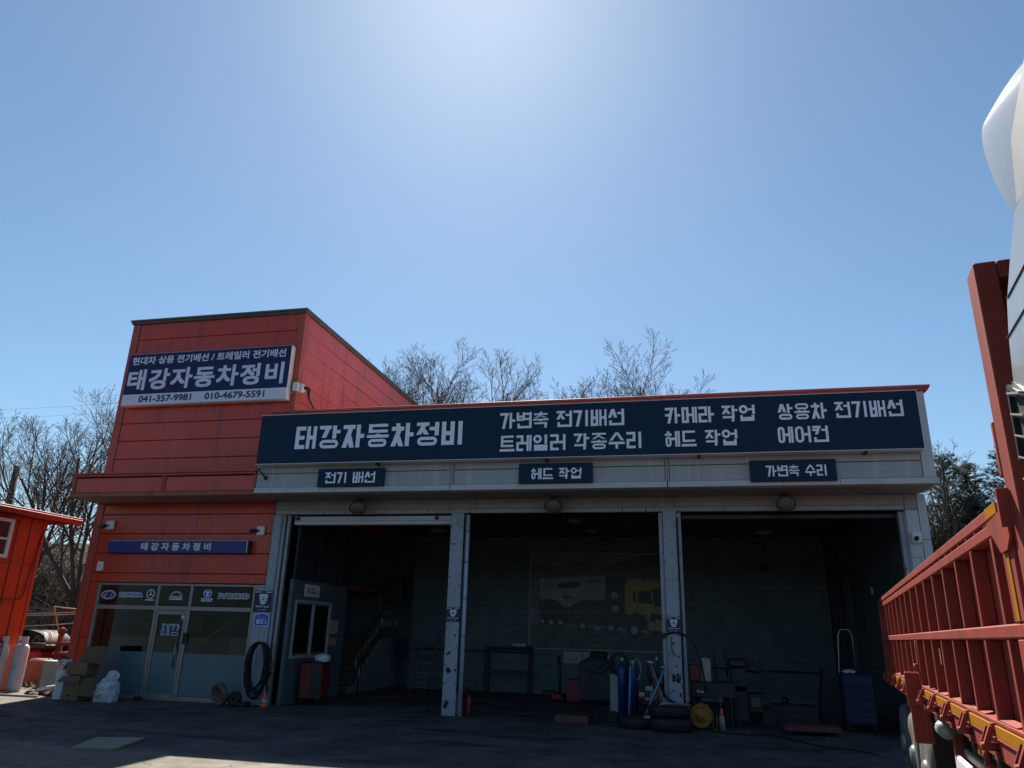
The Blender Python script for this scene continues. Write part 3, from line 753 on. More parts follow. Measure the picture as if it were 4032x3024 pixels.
# ------------------------------------------------------------------ repair garage
GB = thing('repair_garage', 'long grey three bay repair garage with open doors under a red coping', 'building', (-2.6, 21.5, 0))
JX = (-5.32, -0.26)
segs = ((-10.53, -5.37), (-5.27, -0.31), (-0.21, 4.995))
for a, b in segs:
    for z0, z1 in ((5.165, 5.515), (5.53, 7.045)):
        p = MB(); p.box(a, b, 16.82, 16.90, z0, z1, 0.008); obj('fascia_panel', p, GREYP, GB)
for x in JX:
    for d_ in (-0.022, 0.022):
        p = MB(); p.box(x + d_ - 0.017, x + d_ + 0.017, 16.80, 16.90, 5.165, 7.045, 0.005); obj('joint_strip', p, GREYP, GB)
for a, b in ((-10.53, -8.72), (-8.715, -5.345), (-5.335, -3.7), (-3.695, -0.27), (-0.25, 2.2), (2.205, 3.35), (3.355, 5.26)):
    p = MB(); p.box(a, b, 16.765, 16.90, 5.02, 5.155, 0.010); obj('drip_edge', p, GREYB, GB)
p = MB(); p.box(5.0, 5.24, 16.80, 16.90, 5.16, 7.05, 0.008); p.box(5.16, 5.24, 16.903, 25.6, 5.16, 7.05, 0.008); obj('corner_trim', p, WALLW, GB)
p = MB(); p.box(5.18, 5.26, 16.903, 17.88, 5.02, 5.155, 0.006); obj('drip_edge', p, GREYB, GB)
p = MB(); p.box(-10.30, 5.33, 16.72, 17.05, 7.055, 7.10, 0.01); p.box(-10.30, 5.36, 16.70, 17.06, 7.103, 7.165, 0.012); p.box(5.10, 5.36, 17.063, 25.65, 7.103, 7.165, 0.01); obj('coping', p, REDTRIM, GB)
for a, b in ((-10.53, -5.33), (-5.325, -0.265), (-0.26, 5.175)):
    p = MB(); p.box(a, b, 16.905, 17.895, 5.0, 5.03); obj('soffit_panel', p, SOFFIT, GB)
rf = MB(); rf.box(-10.32, 5.15, 16.91, 25.6, 6.55, 6.62); obj('roof', rf, ROOFM, GB)
# lintel: cladding strips and the steel lip under them
for a, b in ((-10.52, -7.9), (-7.895, -5.02), (-5.015, -0.13), (-0.125, 4.835)):
    p = MB(); p.box(a, b, 17.90, 18.0, 4.765, 4.998, 0.006); obj('lintel_panel', p, LINTEL, GB)
random.seed(5)
x = -10.5
while x < 4.8:
    b = min(4.835, x + random.choice((0.55, 0.9, 1.4, 1.9)))
    p = MB(); p.box(x, b - 0.006 - random.choice((0, 0, 0.012)), 17.885, 18.01, 4.655, 4.758, 0.006); obj('lintel_lip', p, mat('chipped_lip_paint', (0.33, 0.33, 0.34), 0.5, var=0.15, rust=0.45, rust_scale=9, rust_col=(0.03, 0.025, 0.025)), GB)
    x = b
# roller shutter boxes behind the lintel
p = MB(); p.box(-10.0, -5.62, 18.05, 18.25, 4.50, 4.62, 0.01); p.box(-10.0, -5.62, 18.03, 18.27, 4.40, 4.494, 0.01); obj('shutter_bar', p, WALLW, GB)
for x in (-9.9, -6.05):
    p = MB(); p.box(x - 0.05, x + 0.05, 18.02, 18.05, 4.52, 4.60); obj('shutter_stop', p, BLACK, GB)
p = MB(); p.box(0.0, 4.7, 18.1, 18.3, 4.50, 4.60, 0.01); obj('shutter_bar', p, STEELD, GB)
# left jamb
p = MB(); p.box(-10.535, -10.30, 17.90, 18.10, 0, 4.65, 0.01); p.box(-10.295, -10.21, 17.95, 18.12, 0, 4.65, 0.005); obj('jamb', p, POST, GB)
p = MB(); p.box(-10.78, -10.54, 17.905, 18.0, 0.0, 2.845, 0.01); obj('jamb', p, POST, GB)
p = MB(); p.box(-10.14, -10.06, 17.93, 18.05, 0.0, 4.64, 0.008); obj('door_guide', p, ALU, GB)
# pillars
def pillar(x0, x1, g0, g1):
    p = MB()
    p.box(x0, x1, 17.80, 17.83, 0, 4.65, 0.004); p.box(x0 + 0.10, x1 - 0.10, 17.832, 18.17, 0, 4.65); p.box(x0, x1, 18.172, 18.2, 0, 4.65)
    pl = obj('pillar', p, POST, GB)
    for a, b in (g0, g1):
        if a is None: continue
        q = MB(); q.box(a, b, 17.86, 17.885, 0.35, 4.62, 0.003); q.box(a + (0.0 if a < x0 else b - a - 0.02), a + (0.02 if a < x0 else b - a), 17.888, 18.1, 0.35, 4.62)
        obj('door_guide', q, POST, pl)
    for k in range(11):
        z = 0.3 + 0.4 * k
        q = MB()
        for xx in (x0 + 0.03, x1 - 0.03): q.lathe([(0.0, -0.016), (0.014, -0.012), (0.016, 0.0)], (xx, 17.80, z), 'y', 8, Matrix.Identity(4))
        obj('bolt', q, RUSTM, pl)
    return pl
pillar(-5.59, -5.26, (None, None), (None, None))
pillar(-0.42, -0.12, (-0.52, -0.43), (-0.11, -0.01))
random.seed(71)
for (cx, cz, rr, nb) in ((-5.40, 0.96, 0.10, 5), (-5.48, 1.35, 0.05, 4), (-5.36, 1.75, 0.04, 4), (-5.52, 3.9, 0.04, 3), (-5.30, 2.9, 0.03, 3), (-5.45, 0.25, 0.09, 4), (-0.27, 0.98, 0.10, 7), (-0.22, 0.66, 0.045, 4), (-0.33, 0.75, 0.03, 3), (-0.20, 1.45, 0.035, 4), (-0.30, 1.72, 0.04, 3), (-0.24, 1.25, 0.03, 3), (-0.25, 0.14, 0.08, 4)):
    p = MB()
    for k in range(nb):
        x_, z_ = cx + rnd_(rr), cz + rnd_(rr * 0.8); r_ = rr * random.uniform(.3, .75)
        p.poly([(x_ + r_ * random.uniform(.5, 1.1) * math.cos(a_), 17.799 - 0.0004 * k, z_ + r_ * random.uniform(.5, 1.2) * math.sin(a_)) for a_ in [2 * PI * i / 11 for i in range(11)]])
    obj('rust_patch', p, RUSTD, GB)
p = MB(); p.tube([(-5.16, 17.85, 0.0), (-5.16, 17.85, 4.60)], 0.048, 12); pp = obj('downpipe', p, mat('pale_blue_pipe', (0.40, 0.45, 0.56), 0.4, var=0.1), GB)
for z in (0.9, 1.75, 2.6, 3.45, 4.2):
    q = MB(); q.tube([(-5.16, 17.85, z - 0.02), (-5.16, 17.85, z + 0.02)], 0.055, 12); obj('pipe_clip', q, ALU, pp)
p = MB(); p.tube([(-5.235, 17.80, 0.5), (-5.235, 17.80, 4.55)], 0.016, 6); p.tube([(-0.10, 17.79, 0.2), (-0.085, 17.79, 2.4), (-0.10, 17.79, 4.5)], 0.018, 6); obj('conduit', p, BLACK, GB)
# right wall strip beside bay three
p = MB(); p.box(4.84, 5.095, 17.90, 18.0, 0, 4.655, 0.006); obj('wall_panel', p, WALLW, GB)
p = MB(); p.box(4.84, 5.095, 17.90, 18.0, 4.665, 4.998, 0.006); obj('wall_panel', p, LINTEL, GB)
for a, b in ((0, 2.0), (2.01, 4.0), (4.01, 4.998)):
    p = MB(); p.box(5.105, 5.28, 17.895, 18.0, a, b, 0.006); obj('wall_panel', p, WALLW, GB)
p = MB(); p.box(4.86, 5.06, 17.885, 17.897, 3.62, 3.70, 0.004); p.box(5.03, 5.06, 17.885, 17.897, 3.1, 3.615, 0.004); p.box(4.86, 5.06, 17.885, 17.897, 3.0, 3.09, 0.004); obj('conduit', p, WALLW, GB)
p = MB(); p.box(4.70, 4.80, 17.95, 18.1, 0, 4.62, 0.006); p.box(4.80, 4.835, 17.92, 18.12, 0, 4.62); obj('door_guide', p, POST, GB)
p = MB(); p.box(5.20, 5.28, 18.003, 25.6, 0, 4.998); obj('side_wall', p, WALLW, GB)
# interior shell
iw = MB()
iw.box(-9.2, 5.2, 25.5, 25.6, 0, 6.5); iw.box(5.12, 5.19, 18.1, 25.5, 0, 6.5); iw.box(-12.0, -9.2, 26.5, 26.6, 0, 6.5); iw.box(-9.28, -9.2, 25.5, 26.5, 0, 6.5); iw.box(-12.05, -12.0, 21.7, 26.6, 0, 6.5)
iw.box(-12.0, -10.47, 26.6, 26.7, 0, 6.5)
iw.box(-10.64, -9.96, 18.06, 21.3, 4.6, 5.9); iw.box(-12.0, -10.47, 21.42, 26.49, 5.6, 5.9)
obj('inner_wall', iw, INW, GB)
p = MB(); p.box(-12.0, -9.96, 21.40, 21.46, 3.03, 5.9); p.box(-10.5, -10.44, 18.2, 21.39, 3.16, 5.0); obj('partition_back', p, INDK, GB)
k = 0; z = 0.0
while z < 4.45:
    hgt = 0.30
    p = MB()
    p.box(-9.19, 5.11, 25.42, 25.49, z + 0.0025, z + hgt - 0.0025, 0.003)
    obj('wall_board', p, INW, GB); z += hgt
z = 0.0
while z < 4.45:
    p = MB(); p.box(5.04, 5.11, 18.2, 25.41, z + 0.0025, z + 0.2975, 0.003); obj('wall_board', p, INW, GB); z += 0.30
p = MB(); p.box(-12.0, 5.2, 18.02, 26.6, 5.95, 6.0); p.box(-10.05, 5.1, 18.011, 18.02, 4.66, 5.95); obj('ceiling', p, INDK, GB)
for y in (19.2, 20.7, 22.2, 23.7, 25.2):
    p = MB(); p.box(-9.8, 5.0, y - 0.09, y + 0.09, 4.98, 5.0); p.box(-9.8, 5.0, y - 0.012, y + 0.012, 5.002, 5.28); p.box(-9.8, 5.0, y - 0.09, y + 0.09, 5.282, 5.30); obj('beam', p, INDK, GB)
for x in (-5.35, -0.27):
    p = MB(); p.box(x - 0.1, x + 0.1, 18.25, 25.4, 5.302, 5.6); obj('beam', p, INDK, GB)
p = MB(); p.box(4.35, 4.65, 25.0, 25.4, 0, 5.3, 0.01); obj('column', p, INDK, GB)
p = MB(); p.tube([(-9.15, 25.38, 1.27), (-4.9, 25.38, 1.22)], 0.015, 6); p.tube([(0.7, 25.38, 0.98), (4.0, 25.38, 0.93)], 0.02, 6); p.tube([(1.6, 25.38, 0.96), (1.6, 25.38, 0.7)], 0.012, 6); obj('air_pipe', p, BLACK, GB)
p = MB(); p.box(-4.9, 4.3, 25.36, 25.418, 0.0, 0.12); obj('skirting', p, STAIRW, GB)
# office partition on the left of bay one, with a white framed window
pt = MB(); pt.box(-9.95, -9.88, 18.1, 18.35, 0, 3.02); pt.box(-9.95, -9.88, 20.35, 21.4, 0, 3.02); pt.box(-9.95, -9.88, 18.35, 20.35, 0, 1.05); pt.box(-9.95, -9.88, 18.35, 20.35, 2.52, 3.02)
pt.box(-12.0, -9.95, 21.33, 21.4, 0, 3.02); obj('partition', pt, INW, GB)
for z in range(10):
    for a, b in (((18.1, 21.4),) if z not in (4, 5, 6, 7) else ((18.1, 18.30), (20.40, 21.4))):
        p = MB(); p.box(-9.878, -9.85, a, b, z * 0.30 + 0.002, z * 0.30 + 0.298, 0.003); obj('partition_board', p, INW, GB)
wf = MB()
for a in ((18.30, 18.38, 1.06, 2.52), (20.32, 20.40, 1.06, 2.52), (19.30, 19.40, 1.14, 2.44)): wf.box(-9.90, -9.82, a[0], a[1], a[2], a[3], 0.008)
for a in ((18.38, 20.32, 2.44, 2.52), (18.38, 20.32, 1.06, 1.14)): wf.box(-9.90, -9.82, a[0], a[1], a[2], a[3], 0.008)
WF = obj('window_frame', wf, mat('dull_white_frame', (0.36, 0.37, 0.37), 0.5, var=0.12), GB)
for a, b in ((18.385, 19.295), (19.405, 20.315)):
    p = MB(); p.box(-9.868, -9.862, a, b, 1.145, 2.435); obj('pane', p, GLASS, WF)
p = MB()
for y in (18.2, 19.5, 20.95): p.box(-9.92, -9.86, y - 0.05, y + 0.05, 3.03, 4.9)
p.box(-9.92, -9.86, 18.25, 20.9, 3.55, 3.65); p.box(-9.92, -9.86, 18.25, 20.9, 4.5, 4.6); obj('upper_glazing_bar', p, INDK, GB)
for a, b in ((18.26, 19.44), (19.56, 20.89)):
    for z0, z1 in ((3.03, 3.54), (3.66, 4.49)):
        p = MB(); p.box(-9.90, -9.89, a, b, z0, z1); obj('upper_pane', p, mat('dark_glazing', (0.03, 0.035, 0.04), 0.15), GB)
# ------------------------------------------------------------------ signs
S = thing('shop_sign', 'long navy fascia sign above the three garage bays with lavender lettering', 'sign', (-2.7, 16.7, 5.69))
p = MB(); p.box(-10.43, 5.02, 16.53, 16.79, 5.70, 6.99, 0.01); obj('case', p, SIGNW, S)
p = MB(); p.box(-10.415, 5.005, 16.515, 16.528, 5.715, 6.975); obj('face', p, NAVY, S)
p = MB()
for z in (5.70, 6.978): p.box(-10.43, 5.02, 16.512, 16.529, z, z + 0.012)
p.box(5.008, 5.02, 16.512, 16.529, 5.713, 6.977)
obj('frame_edge', p, SIGNW, S)
YL = 16.512
for tx, x0, x1, z0, z1, wt, gp, spc in (('태강자동차정비', -9.40, -4.97, 6.07, 6.65, 0.185, 0.13, 0.4),
                           ('가변축 전기배선', -4.10, -1.17, 6.42, 6.81, 0.165, 0.10, 0.42), ('트레일러 각종수리', -4.09, -0.77, 5.87, 6.25, 0.165, 0.12, 0.42),
                           ('카메라 작업', -0.25, 1.70, 6.42, 6.79, 0.165, 0.10, 0.42), ('헤드 작업', -0.27, 1.29, 5.88, 6.24, 0.165, 0.10, 0.5),
                           ('상용차 전기배선', 2.18, 4.71, 6.42, 6.78, 0.165, 0.12, 0.42), ('에어컨', 2.14, 3.17, 5.90, 6.26, 0.165, 0.13, 0.4)):
    lettering(S, tx, x0, x1, z0, z1, YL, LET, wt, gp, spc)
for x in (-7.2, -3.0, 0.45, 3.9):
    p = MB(); p.box(x - 0.03, x + 0.03, 16.60, 16.79, 5.655, 5.698); obj('bracket', p, STEELD, S)
for (x0, x1, z0, z1, tx, a, b, c, d_, lab) in ((-8.77, -7.03, 5.14, 5.59, '전기 배선', -8.56, -7.24, 5.225, 5.495, 'small navy sign under the left end of the long fascia sign'),
                                   (-3.66, -1.93, 5.14, 5.61, '헤드 작업', -3.36, -2.18, 5.235, 5.49, 'small navy sign over the middle bay, between the two fascia joints'),
                                   (1.52, 3.29, 5.10, 5.57, '가변축 수리', 1.85, 3.10, 5.205, 5.445, 'small navy sign over the right bay nearest the red trailer')):
    s = thing('bay_sign', lab, 'sign', ((x0 + x1) / 2, 16.75, z0), 'small signs above the garage bays')
    p = MB(); p.box(x0, x1, 16.70, 16.815, z0, z1, 0.006); obj('case', p, SIGND, s)
    p = MB(); p.box(x0 + 0.012, x1 - 0.012, 16.69, 16.698, z0 + 0.012, z1 - 0.012); obj('face', p, NAVY, s)
    lettering(s, tx, a, b, c, d_, 16.687, LET, 0.165, 0.10, 0.45)
s = thing('billboard', 'navy and white sign high on the red office tower with two phone numbers', 'sign', (-13.1, 17.75, 7.8))
p = MB(); p.box(-15.78, -10.50, 17.66, 17.865, 7.80, 9.40, 0.008); obj('case', p, SIGNW, s)
p = MB(); p.box(-15.77, -10.515, 17.648, 17.658, 8.14, 9.385); obj('face', p, NAVY2, s)
p = MB(); p.box(-15.77, -10.515, 17.648, 17.658, 7.815, 8.135); obj('lower_face', p, LETW, s)
fontline(s, '태강자동차정비', -15.70, -10.66, 8.26, 8.90, 17.644, LETW, 0.026, 1.10)
fontline(s, '현대차 상용 전기배선 / 트레일러 전기배선', -15.66, -10.66, 9.05, 9.30, 17.644, LETW, 0.024, 1.0)
fontline(s, '041-357-9981', -15.21, -13.48, 7.885, 8.085, 17.644, NAVYL, 0.028)
fontline(s, '010-4679-5591', -13.05, -11.17, 7.885, 8.085, 17.644, NAVYL, 0.028)
s = thing('name_board', 'low royal blue name board on the red wall above the shop front', 'sign', (-13.2, 17.8, 3.62))
p = MB(); p.box(-15.32, -11.06, 17.71, 17.895, 3.625, 3.955, 0.006); obj('case', p, SIGND, s)
p = MB(); p.box(-15.315, -11.10, 17.70, 17.708, 3.63, 3.94); obj('face', p, BLUESIGN, s)
p = MB(); p.box(-11.097, -11.08, 17.698, 17.709, 3.635, 3.95); p.box(-15.31, -11.1, 17.703, 17.72, 3.942, 3.95); obj('frame_edge', p, SIGNW, s)
fontline(s, '태 강 자 동 차 정 비', -14.27, -12.15, 3.685, 3.895, 17.696, SIGNW, 0.03, 1.0)
def giga(x0, x1, z0, z1, y, lab):
    s = thing('security_notice', lab, 'notice', ((x0 + x1) / 2, y, z0), 'security camera notices on the posts')
    W = x1 - x0; H_ = z1 - z0
    p = MB(); p.box(x0, x1, y, y + 0.012, z0, z1, 0.003); obj('board', p, mat('notice_navy', (0.012, 0.015, 0.06), 0.5, var=0.05), s)
    p = MB(); shield(p, x0 + W * 0.52, z0 + H_ * 0.34, z0 + H_ * 0.83, W * 0.24, y - 0.002)
    p.poly(flat([(x0 + W * .04, z1 - H_ * .09), (x0 + W * .4, z1 - H_ * .09), (x0 + W * .4, z1 - H_ * .05), (x0 + W * .04, z1 - H_ * .05)], y - 0.002))
    p.poly(flat([(x0 + W * .62, z1 - H_ * .09), (x0 + W * .96, z1 - H_ * .09), (x0 + W * .96, z1 - H_ * .05), (x0 + W * .62, z1 - H_ * .05)], y - 0.002))
    obj('emblem', p, DWHITE, s)
    p = MB(); iris(p, x0 + W * 0.52, z0 + H_ * 0.60, W * 0.2, y - 0.004); obj('iris_mark', p, DDARK, s)
    fontline(s, 'GiGA eyes', x0 + W * .13, x0 + W * .90, z0 + H_ * .19, z0 + H_ * .30, y - 0.003, DWHITE, 0.03)
    fontline(s, 'CCTV 작동중', x0 + W * .25, x0 + W * .75, z0 + H_ * .07, z0 + H_ * .13, y - 0.003, DWHITE, 0.012)
giga(-10.79, -10.29, 2.18, 2.705, 17.885, 'square navy security notice on the corner post above the blue number plate')
giga(-5.60, -5.25, 2.06, 2.385, 17.78, 'navy security notice on the left pillar beside the pale blue pipe')
giga(-0.44, -0.10, 1.95, 2.275, 17.78, 'navy security notice on the right pillar above the hanging black hoses')
s = thing('number_plate', 'blue house number plate 821 with a white border on the corner post', 'number plate', (-10.51, 17.88, 1.83))
p = MB(); p.prism(flat([(-10.72, 1.835), (-10.30, 1.835), (-10.30, 2.105), (-10.51, 2.165), (-10.72, 2.105)], 17.88), (0, 0.012, 0)); obj('border', p, SIGNW, s)
p = MB(); p.poly(flat([(-10.70, 1.853), (-10.32, 1.853), (-10.32, 2.092), (-10.51, 2.147), (-10.70, 2.092)], 17.877)); obj('face', p, DBLUE2, s)
fontline(s, '821', -10.645, -10.37, 1.89, 2.00, 17.874, DWHITE, 0.04)
p = MB(); p.poly(flat([(-10.69, 2.021), (-10.33, 2.021), (-10.33, 2.027), (-10.69, 2.027)], 17.874)); obj('rule', p, DWHITE, s)
fontline(s, '예덕산업로', -10.64, -10.38, 2.045, 2.09, 17.874, mat('pale_blue_vinyl', (0.25, 0.35, 0.7), 0.5), 0.01)

# ------------------------------------------------------------------ fittings on the walls
def floodlight(x, lab, yaw):
    t = thing('floodlight', lab, 'floodlight', (x, 17.45, 4.70), 'floodlights under the canopy')
    R_ = Matrix.Translation((x, 17.45, 4.74)) @ Matrix.Rotation(yaw, 4, 'Z') @ Matrix.Rotation(math.radians(-40), 4, 'X')
    p = MB(); p.lathe([(0.05, 0.26), (0.09, 0.24), (0.12, 0.17), (0.19, 0.07), (0.215, 0.0), (0.222, 0.0), (0.222, -0.025), (0.205, -0.025)], (0, 0, 0), 'z', 28, R_ @ Matrix.Rotation(PI, 4, 'X') @ Matrix.Scale(-1, 4, (0, 0, 1)))
    obj('housing', p, CAPM, t)
    p = MB(); p.lathe([(0.205, -0.012), (0.14, -0.035), (0.0, -0.05)], (0, 0, 0), 'z', 28, R_ @ Matrix.Rotation(PI, 4, 'X') @ Matrix.Scale(-1, 4, (0, 0, 1)))
    for k in range(20):
        a = PI * (k + 0.5) / 20 + PI
        q = [Vector((0.10 * math.cos(a), 0.10 * math.sin(a), -0.048)), Vector((0.20 * math.cos(a - 0.03), 0.20 * math.sin(a - 0.03), -0.022)), Vector((0.20 * math.cos(a + 0.03), 0.20 * math.sin(a + 0.03), -0.022))]
        Mx = R_ @ Matrix.Rotation(PI, 4, 'X') @ Matrix.Scale(-1, 4, (0, 0, 1))
        p.add([tuple(Mx @ v) for v in q], [(0, 1, 2)])
    obj('lens', p, LENS, t)
    p = MB(); p.box(x - 0.06, x + 0.09, 17.48, 17.62, 4.86, 4.96, 0.01); p.box(x - 0.10, x + 0.13, 17.46, 17.60, 4.965, 4.997, 0.005); p.box(x - 0.02, x + 0.10, 17.5, 17.6, 4.74, 4.86, 0.01); obj('bracket', p, CAPM, t)
floodlight(-7.97, 'round floodlight under the canopy over the left bay', 0.25)
floodlight(-2.95, 'round floodlight under the canopy over the middle bay', 0.0)
floodlight(2.30, 'round floodlight under the canopy over the right bay', -0.1)
def camera_fit(x, z, y, lab, aim, boxw=0.13):
    t = thing('security_camera', lab, 'security camera', (x, y, z))
    p = MB(); p.box(x - boxw, x + boxw, y - 0.09, y - 0.005, z - 0.12, z + 0.12, 0.02); obj('mount_box', p, WHITE, t)
    p = MB(); d = Vector(aim).normalized(); c0 = Vector((x, y - 0.10, z))
    p.tube([c0, c0 + d * 0.07], 0.018, 8); p.tube([c0 + d * 0.07, c0 + d * 0.25], 0.045, 12); obj('body', p, STEELD, t)
    p = MB(); p.tube([c0 + d * 0.25, c0 + d * 0.262], [0.036, 0.03], 12); obj('lens', p, BLACK, t)
camera_fit(-15.50, 4.39, 17.90, 'security camera on grey box at the left end of the red wall', (-0.7, -0.6, -0.35))
camera_fit(-10.84, 4.22, 17.90, 'security camera pointing left from white box at the right of the red wall', (-1, -0.25, -0.05), 0.11)
camera_fit(4.98, 4.04, 17.89, 'white security camera on the pale wall beside the right bay', (-0.35, -0.9, -0.25), 0.10)
t = thing('door_bell_box', 'small cream box on the red wall below the left security camera', 'box', (-15.56, 17.87, 3.16))
p = MB(); p.box(-15.66, -15.47, 17.82, 17.898, 3.15, 3.40, 0.015); obj('case', p, SIGNW, t)
p = MB(); p.lathe([(0.0, -0.006), (0.018, -0.004), (0.02, 0)], (-15.57, 17.82, 3.28), 'y', 12); obj('button', p, BLACK, t)
t = thing('junction_box', 'pale junction box with a cable on the red tower corner beside the billboard', 'junction box', (-10.27, 17.9, 8.1))
p = MB(); p.box(-10.42, -10.25, 17.79, 17.87, 8.08, 8.33, 0.015); obj('case', p, WHITE, t)
p = MB(); p.box(-10.32, -10.17, 17.90, 18.08, 8.09, 8.32, 0.02); obj('rear_case', p, SIGNW, t)
p = MB(); p.tube([(-10.17, 18.0, 8.22), (-10.08, 18.1, 8.20), (-10.22, 18.4, 8.05), (-10.30, 19.4, 7.6), (-10.30, 20.6, 7.15), (-10.30, 21.5, 6.8)], [0.05, 0.055, 0.025, 0.018, 0.018, 0.018], 8); p.tube([(-10.30, 19.5, 7.55), (-10.28, 19.3, 7.35), (-10.26, 19.3, 6.9)], 0.013, 6)
obj('cable', p, BLACK, t)
p = MB(); p.tube([(-10.38, 17.8, 8.1), (-10.42, 17.78, 8.0), (-10.47, 17.78, 7.97)], 0.015, 6); obj('cable', p, ALU, t)
t = thing('wall_light_arm', 'thin dark bracket poking out where red canopy meets grey fascia', 'bracket', (-10.35, 16.6, 5.3))
p = MB(); p.tube([(-10.43, 16.78, 5.66), (-10.42, 16.66, 5.62), (-10.20, 16.62, 5.42)], 0.022, 8); obj('arm', p, STEELD, t)
p = MB(); p.tube([(-10.20, 16.62, 5.42), (-10.13, 16.61, 5.36)], [0.03, 0.055], 10); obj('head', p, STEELD, t)
# pendant lamps in the bays
for (x, y, z, lab) in ((-2.80, 20.0, 4.72, 'dome lamp hanging in the middle bay, nearest the door'), (-2.60, 22.0, 4.72, 'dome lamp hanging in the middle bay, second from the door'), (-2.45, 24.0, 4.60, 'dome lamp hanging in the middle bay, deepest in'),
                  (-6.65, 20.0, 4.48, 'dome lamp hanging in the left bay behind the shutter bar'), (2.08, 20.5, 4.46, 'dome lamp hanging in the right bay, nearer the door'), (2.11, 22.5, 4.35, 'dome lamp hanging in the right bay, farther in')):
    t = thing('pendant_lamp', lab, 'lamp', (x, y, z), 'dome lamps hanging in the bays')
    p = MB(); p.lathe([(0.24, 0.0), (0.25, 0.01), (0.20, 0.09), (0.10, 0.16), (0.05, 0.17), (0.05, 0.26), (0.0, 0.27)], (x, y, z), 'z', 24); obj('shade', p, CAPM, t)
    p = MB(); p.lathe([(0.0, -0.02), (0.15, -0.015), (0.225, 0.004)], (x, y, z), 'z', 24); obj('lens', p, LENS, t)
    p = MB(); p.tube([(x, y, z + 0.26), (x, y, 5.94)], 0.01, 6); obj('cord', p, BLACK, t)
# ------------------------------------------------------------------ inside the garage
def wheelcaster(mb, x, y, r=0.05):
    mb.lathe([(0.0, -0.018), (r, -0.018), (r, 0.018), (0.0, 0.018)], (x, y, r), 'x', 12); mb.box(x - 0.025, x + 0.025, y - 0.02, y + 0.02, r, r * 2 + 0.02)
GRUB = mat('grubby_white_plastic', (0.30, 0.31, 0.31), 0.5, var=0.15, scale=6)
# mural
t = thing('truck_mural', 'large printed picture of a yellow lorry on the back wall of the middle bay', 'poster', (-2.9, 25.38, 1.38))
p = MB(); p.box(-5.10, -0.60, 25.37, 25.415, 1.36, 4.46, 0.008); obj('board', p, mat('mural_board', (0.28, 0.28, 0.26), 0.5), t)
PR = {k: mat('print_' + k, c, 0.45, var=0.35, scale=2.2) for k, c in dict(sky=(0.142, 0.135, 0.128), hills=(0.054, 0.070, 0.076), green=(0.095, 0.105, 0.054), box=(0.162, 0.182, 0.203), dark=(0.019, 0.024, 0.032), yellow=(0.284, 0.189, 0.054), grass=(0.035, 0.065, 0.046), red=(0.162, 0.041, 0.038), white=(0.203, 0.203, 0.203), road=(0.101, 0.101, 0.108)).items()}
mu = MB(); ms = []
MX = [-5.06, -0.65]; MZ = [1.40, 4.42]
lay = [0]
def pp_(k, pts):
    if PR[k] not in ms: ms.append(PR[k])
    mu.cur = ms.index(PR[k]); lay[0] += 1
    mu.poly([(MX[0] + (MX[1] - MX[0]) * a, 25.368 - 0.0006 * lay[0], MZ[0] + (MZ[1] - MZ[0]) * b) for a, b in pts])
pp_('sky', [(0, 0.7), (1, 0.7), (1, 1), (0, 1)]); pp_('green', [(0, 0.2), (1, 0.2), (1, 0.72), (0, 0.78)])
pp_('hills', [(0, 0.60), (1, 0.6), (1, 1), (0.86, 0.99), (0.66, 0.90), (0.52, 0.87), (0.43, 0.92), (0.32, 0.89), (0.18, 0.86), (0.09, 0.9), (0, 0.87)])
pp_('road', [(0, 0.25), (1, 0.2), (1, 0.36), (0, 0.36)]); pp_('grass', [(0, 0), (1, 0), (1, 0.17), (0.5, 0.22), (0, 0.23)])
pp_('box', [(0.075, 0.37), (0.57, 0.37), (0.57, 0.77), (0.075, 0.73)]); pp_('dark', [(0.57, 0.30), (0.72, 0.30), (0.72, 0.74), (0.57, 0.77)])
pp_('dark', [(0.07, 0.38), (0.57, 0.38), (0.57, 0.51), (0.38, 0.505), (0.30, 0.43), (0.26, 0.43), (0.20, 0.505), (0.07, 0.51)])
pp_('dark', [(0.08, 0.27), (0.74, 0.24), (0.74, 0.40), (0.08, 0.38)])
pp_('dark', [(0.215, 0.63), (0.38, 0.64), (0.385, 0.70), (0.21, 0.69)]); pp_('white', [(0.225, 0.51), (0.37, 0.51), (0.375, 0.63), (0.22, 0.63)]); pp_('yellow', [(0.32, 0.54), (0.37, 0.51), (0.375, 0.62)])
pp_('red', [(0.25, 0.52), (0.32, 0.52), (0.32, 0.55), (0.25, 0.55)]); pp_('red', [(0.10, 0.63), (0.135, 0.63), (0.135, 0.69), (0.10, 0.69)]); pp_('red', [(0.44, 0.69), (0.535, 0.695), (0.535, 0.73), (0.44, 0.725)])
pp_('yellow', [(0.715, 0.37), (0.865, 0.37), (0.882, 0.32), (0.885, 0.21), (1.0, 0.17), (1.0, 0.705), (0.95, 0.715), (0.74, 0.70), (0.715, 0.66)])
pp_('box', [(0.72, 0.70), (0.95, 0.715), (0.93, 0.735), (0.80, 0.74), (0.735, 0.725)])
pp_('dark', [(0.81, 0.49), (0.915, 0.475), (0.90, 0.615), (0.81, 0.605)]); pp_('dark', [(0.93, 0.46), (1.0, 0.44), (1.0, 0.64), (0.915, 0.635)]); pp_('dark', [(0.775, 0.49), (0.795, 0.49), (0.795, 0.60), (0.775, 0.60)])
pp_('grass', [(0.80, 0.475), (0.806, 0.475), (0.806, 0.38), (0.80, 0.38)]); pp_('dark', [(0.895, 0.30), (1.0, 0.27), (1.0, 0.37), (0.90, 0.385)]); pp_('white', [(0.935, 0.285), (0.985, 0.275), (0.985, 0.315), (0.935, 0.325)]); pp_('dark', [(0.875, 0.19), (1.0, 0.15), (1.0, 0.19), (0.88, 0.225)])
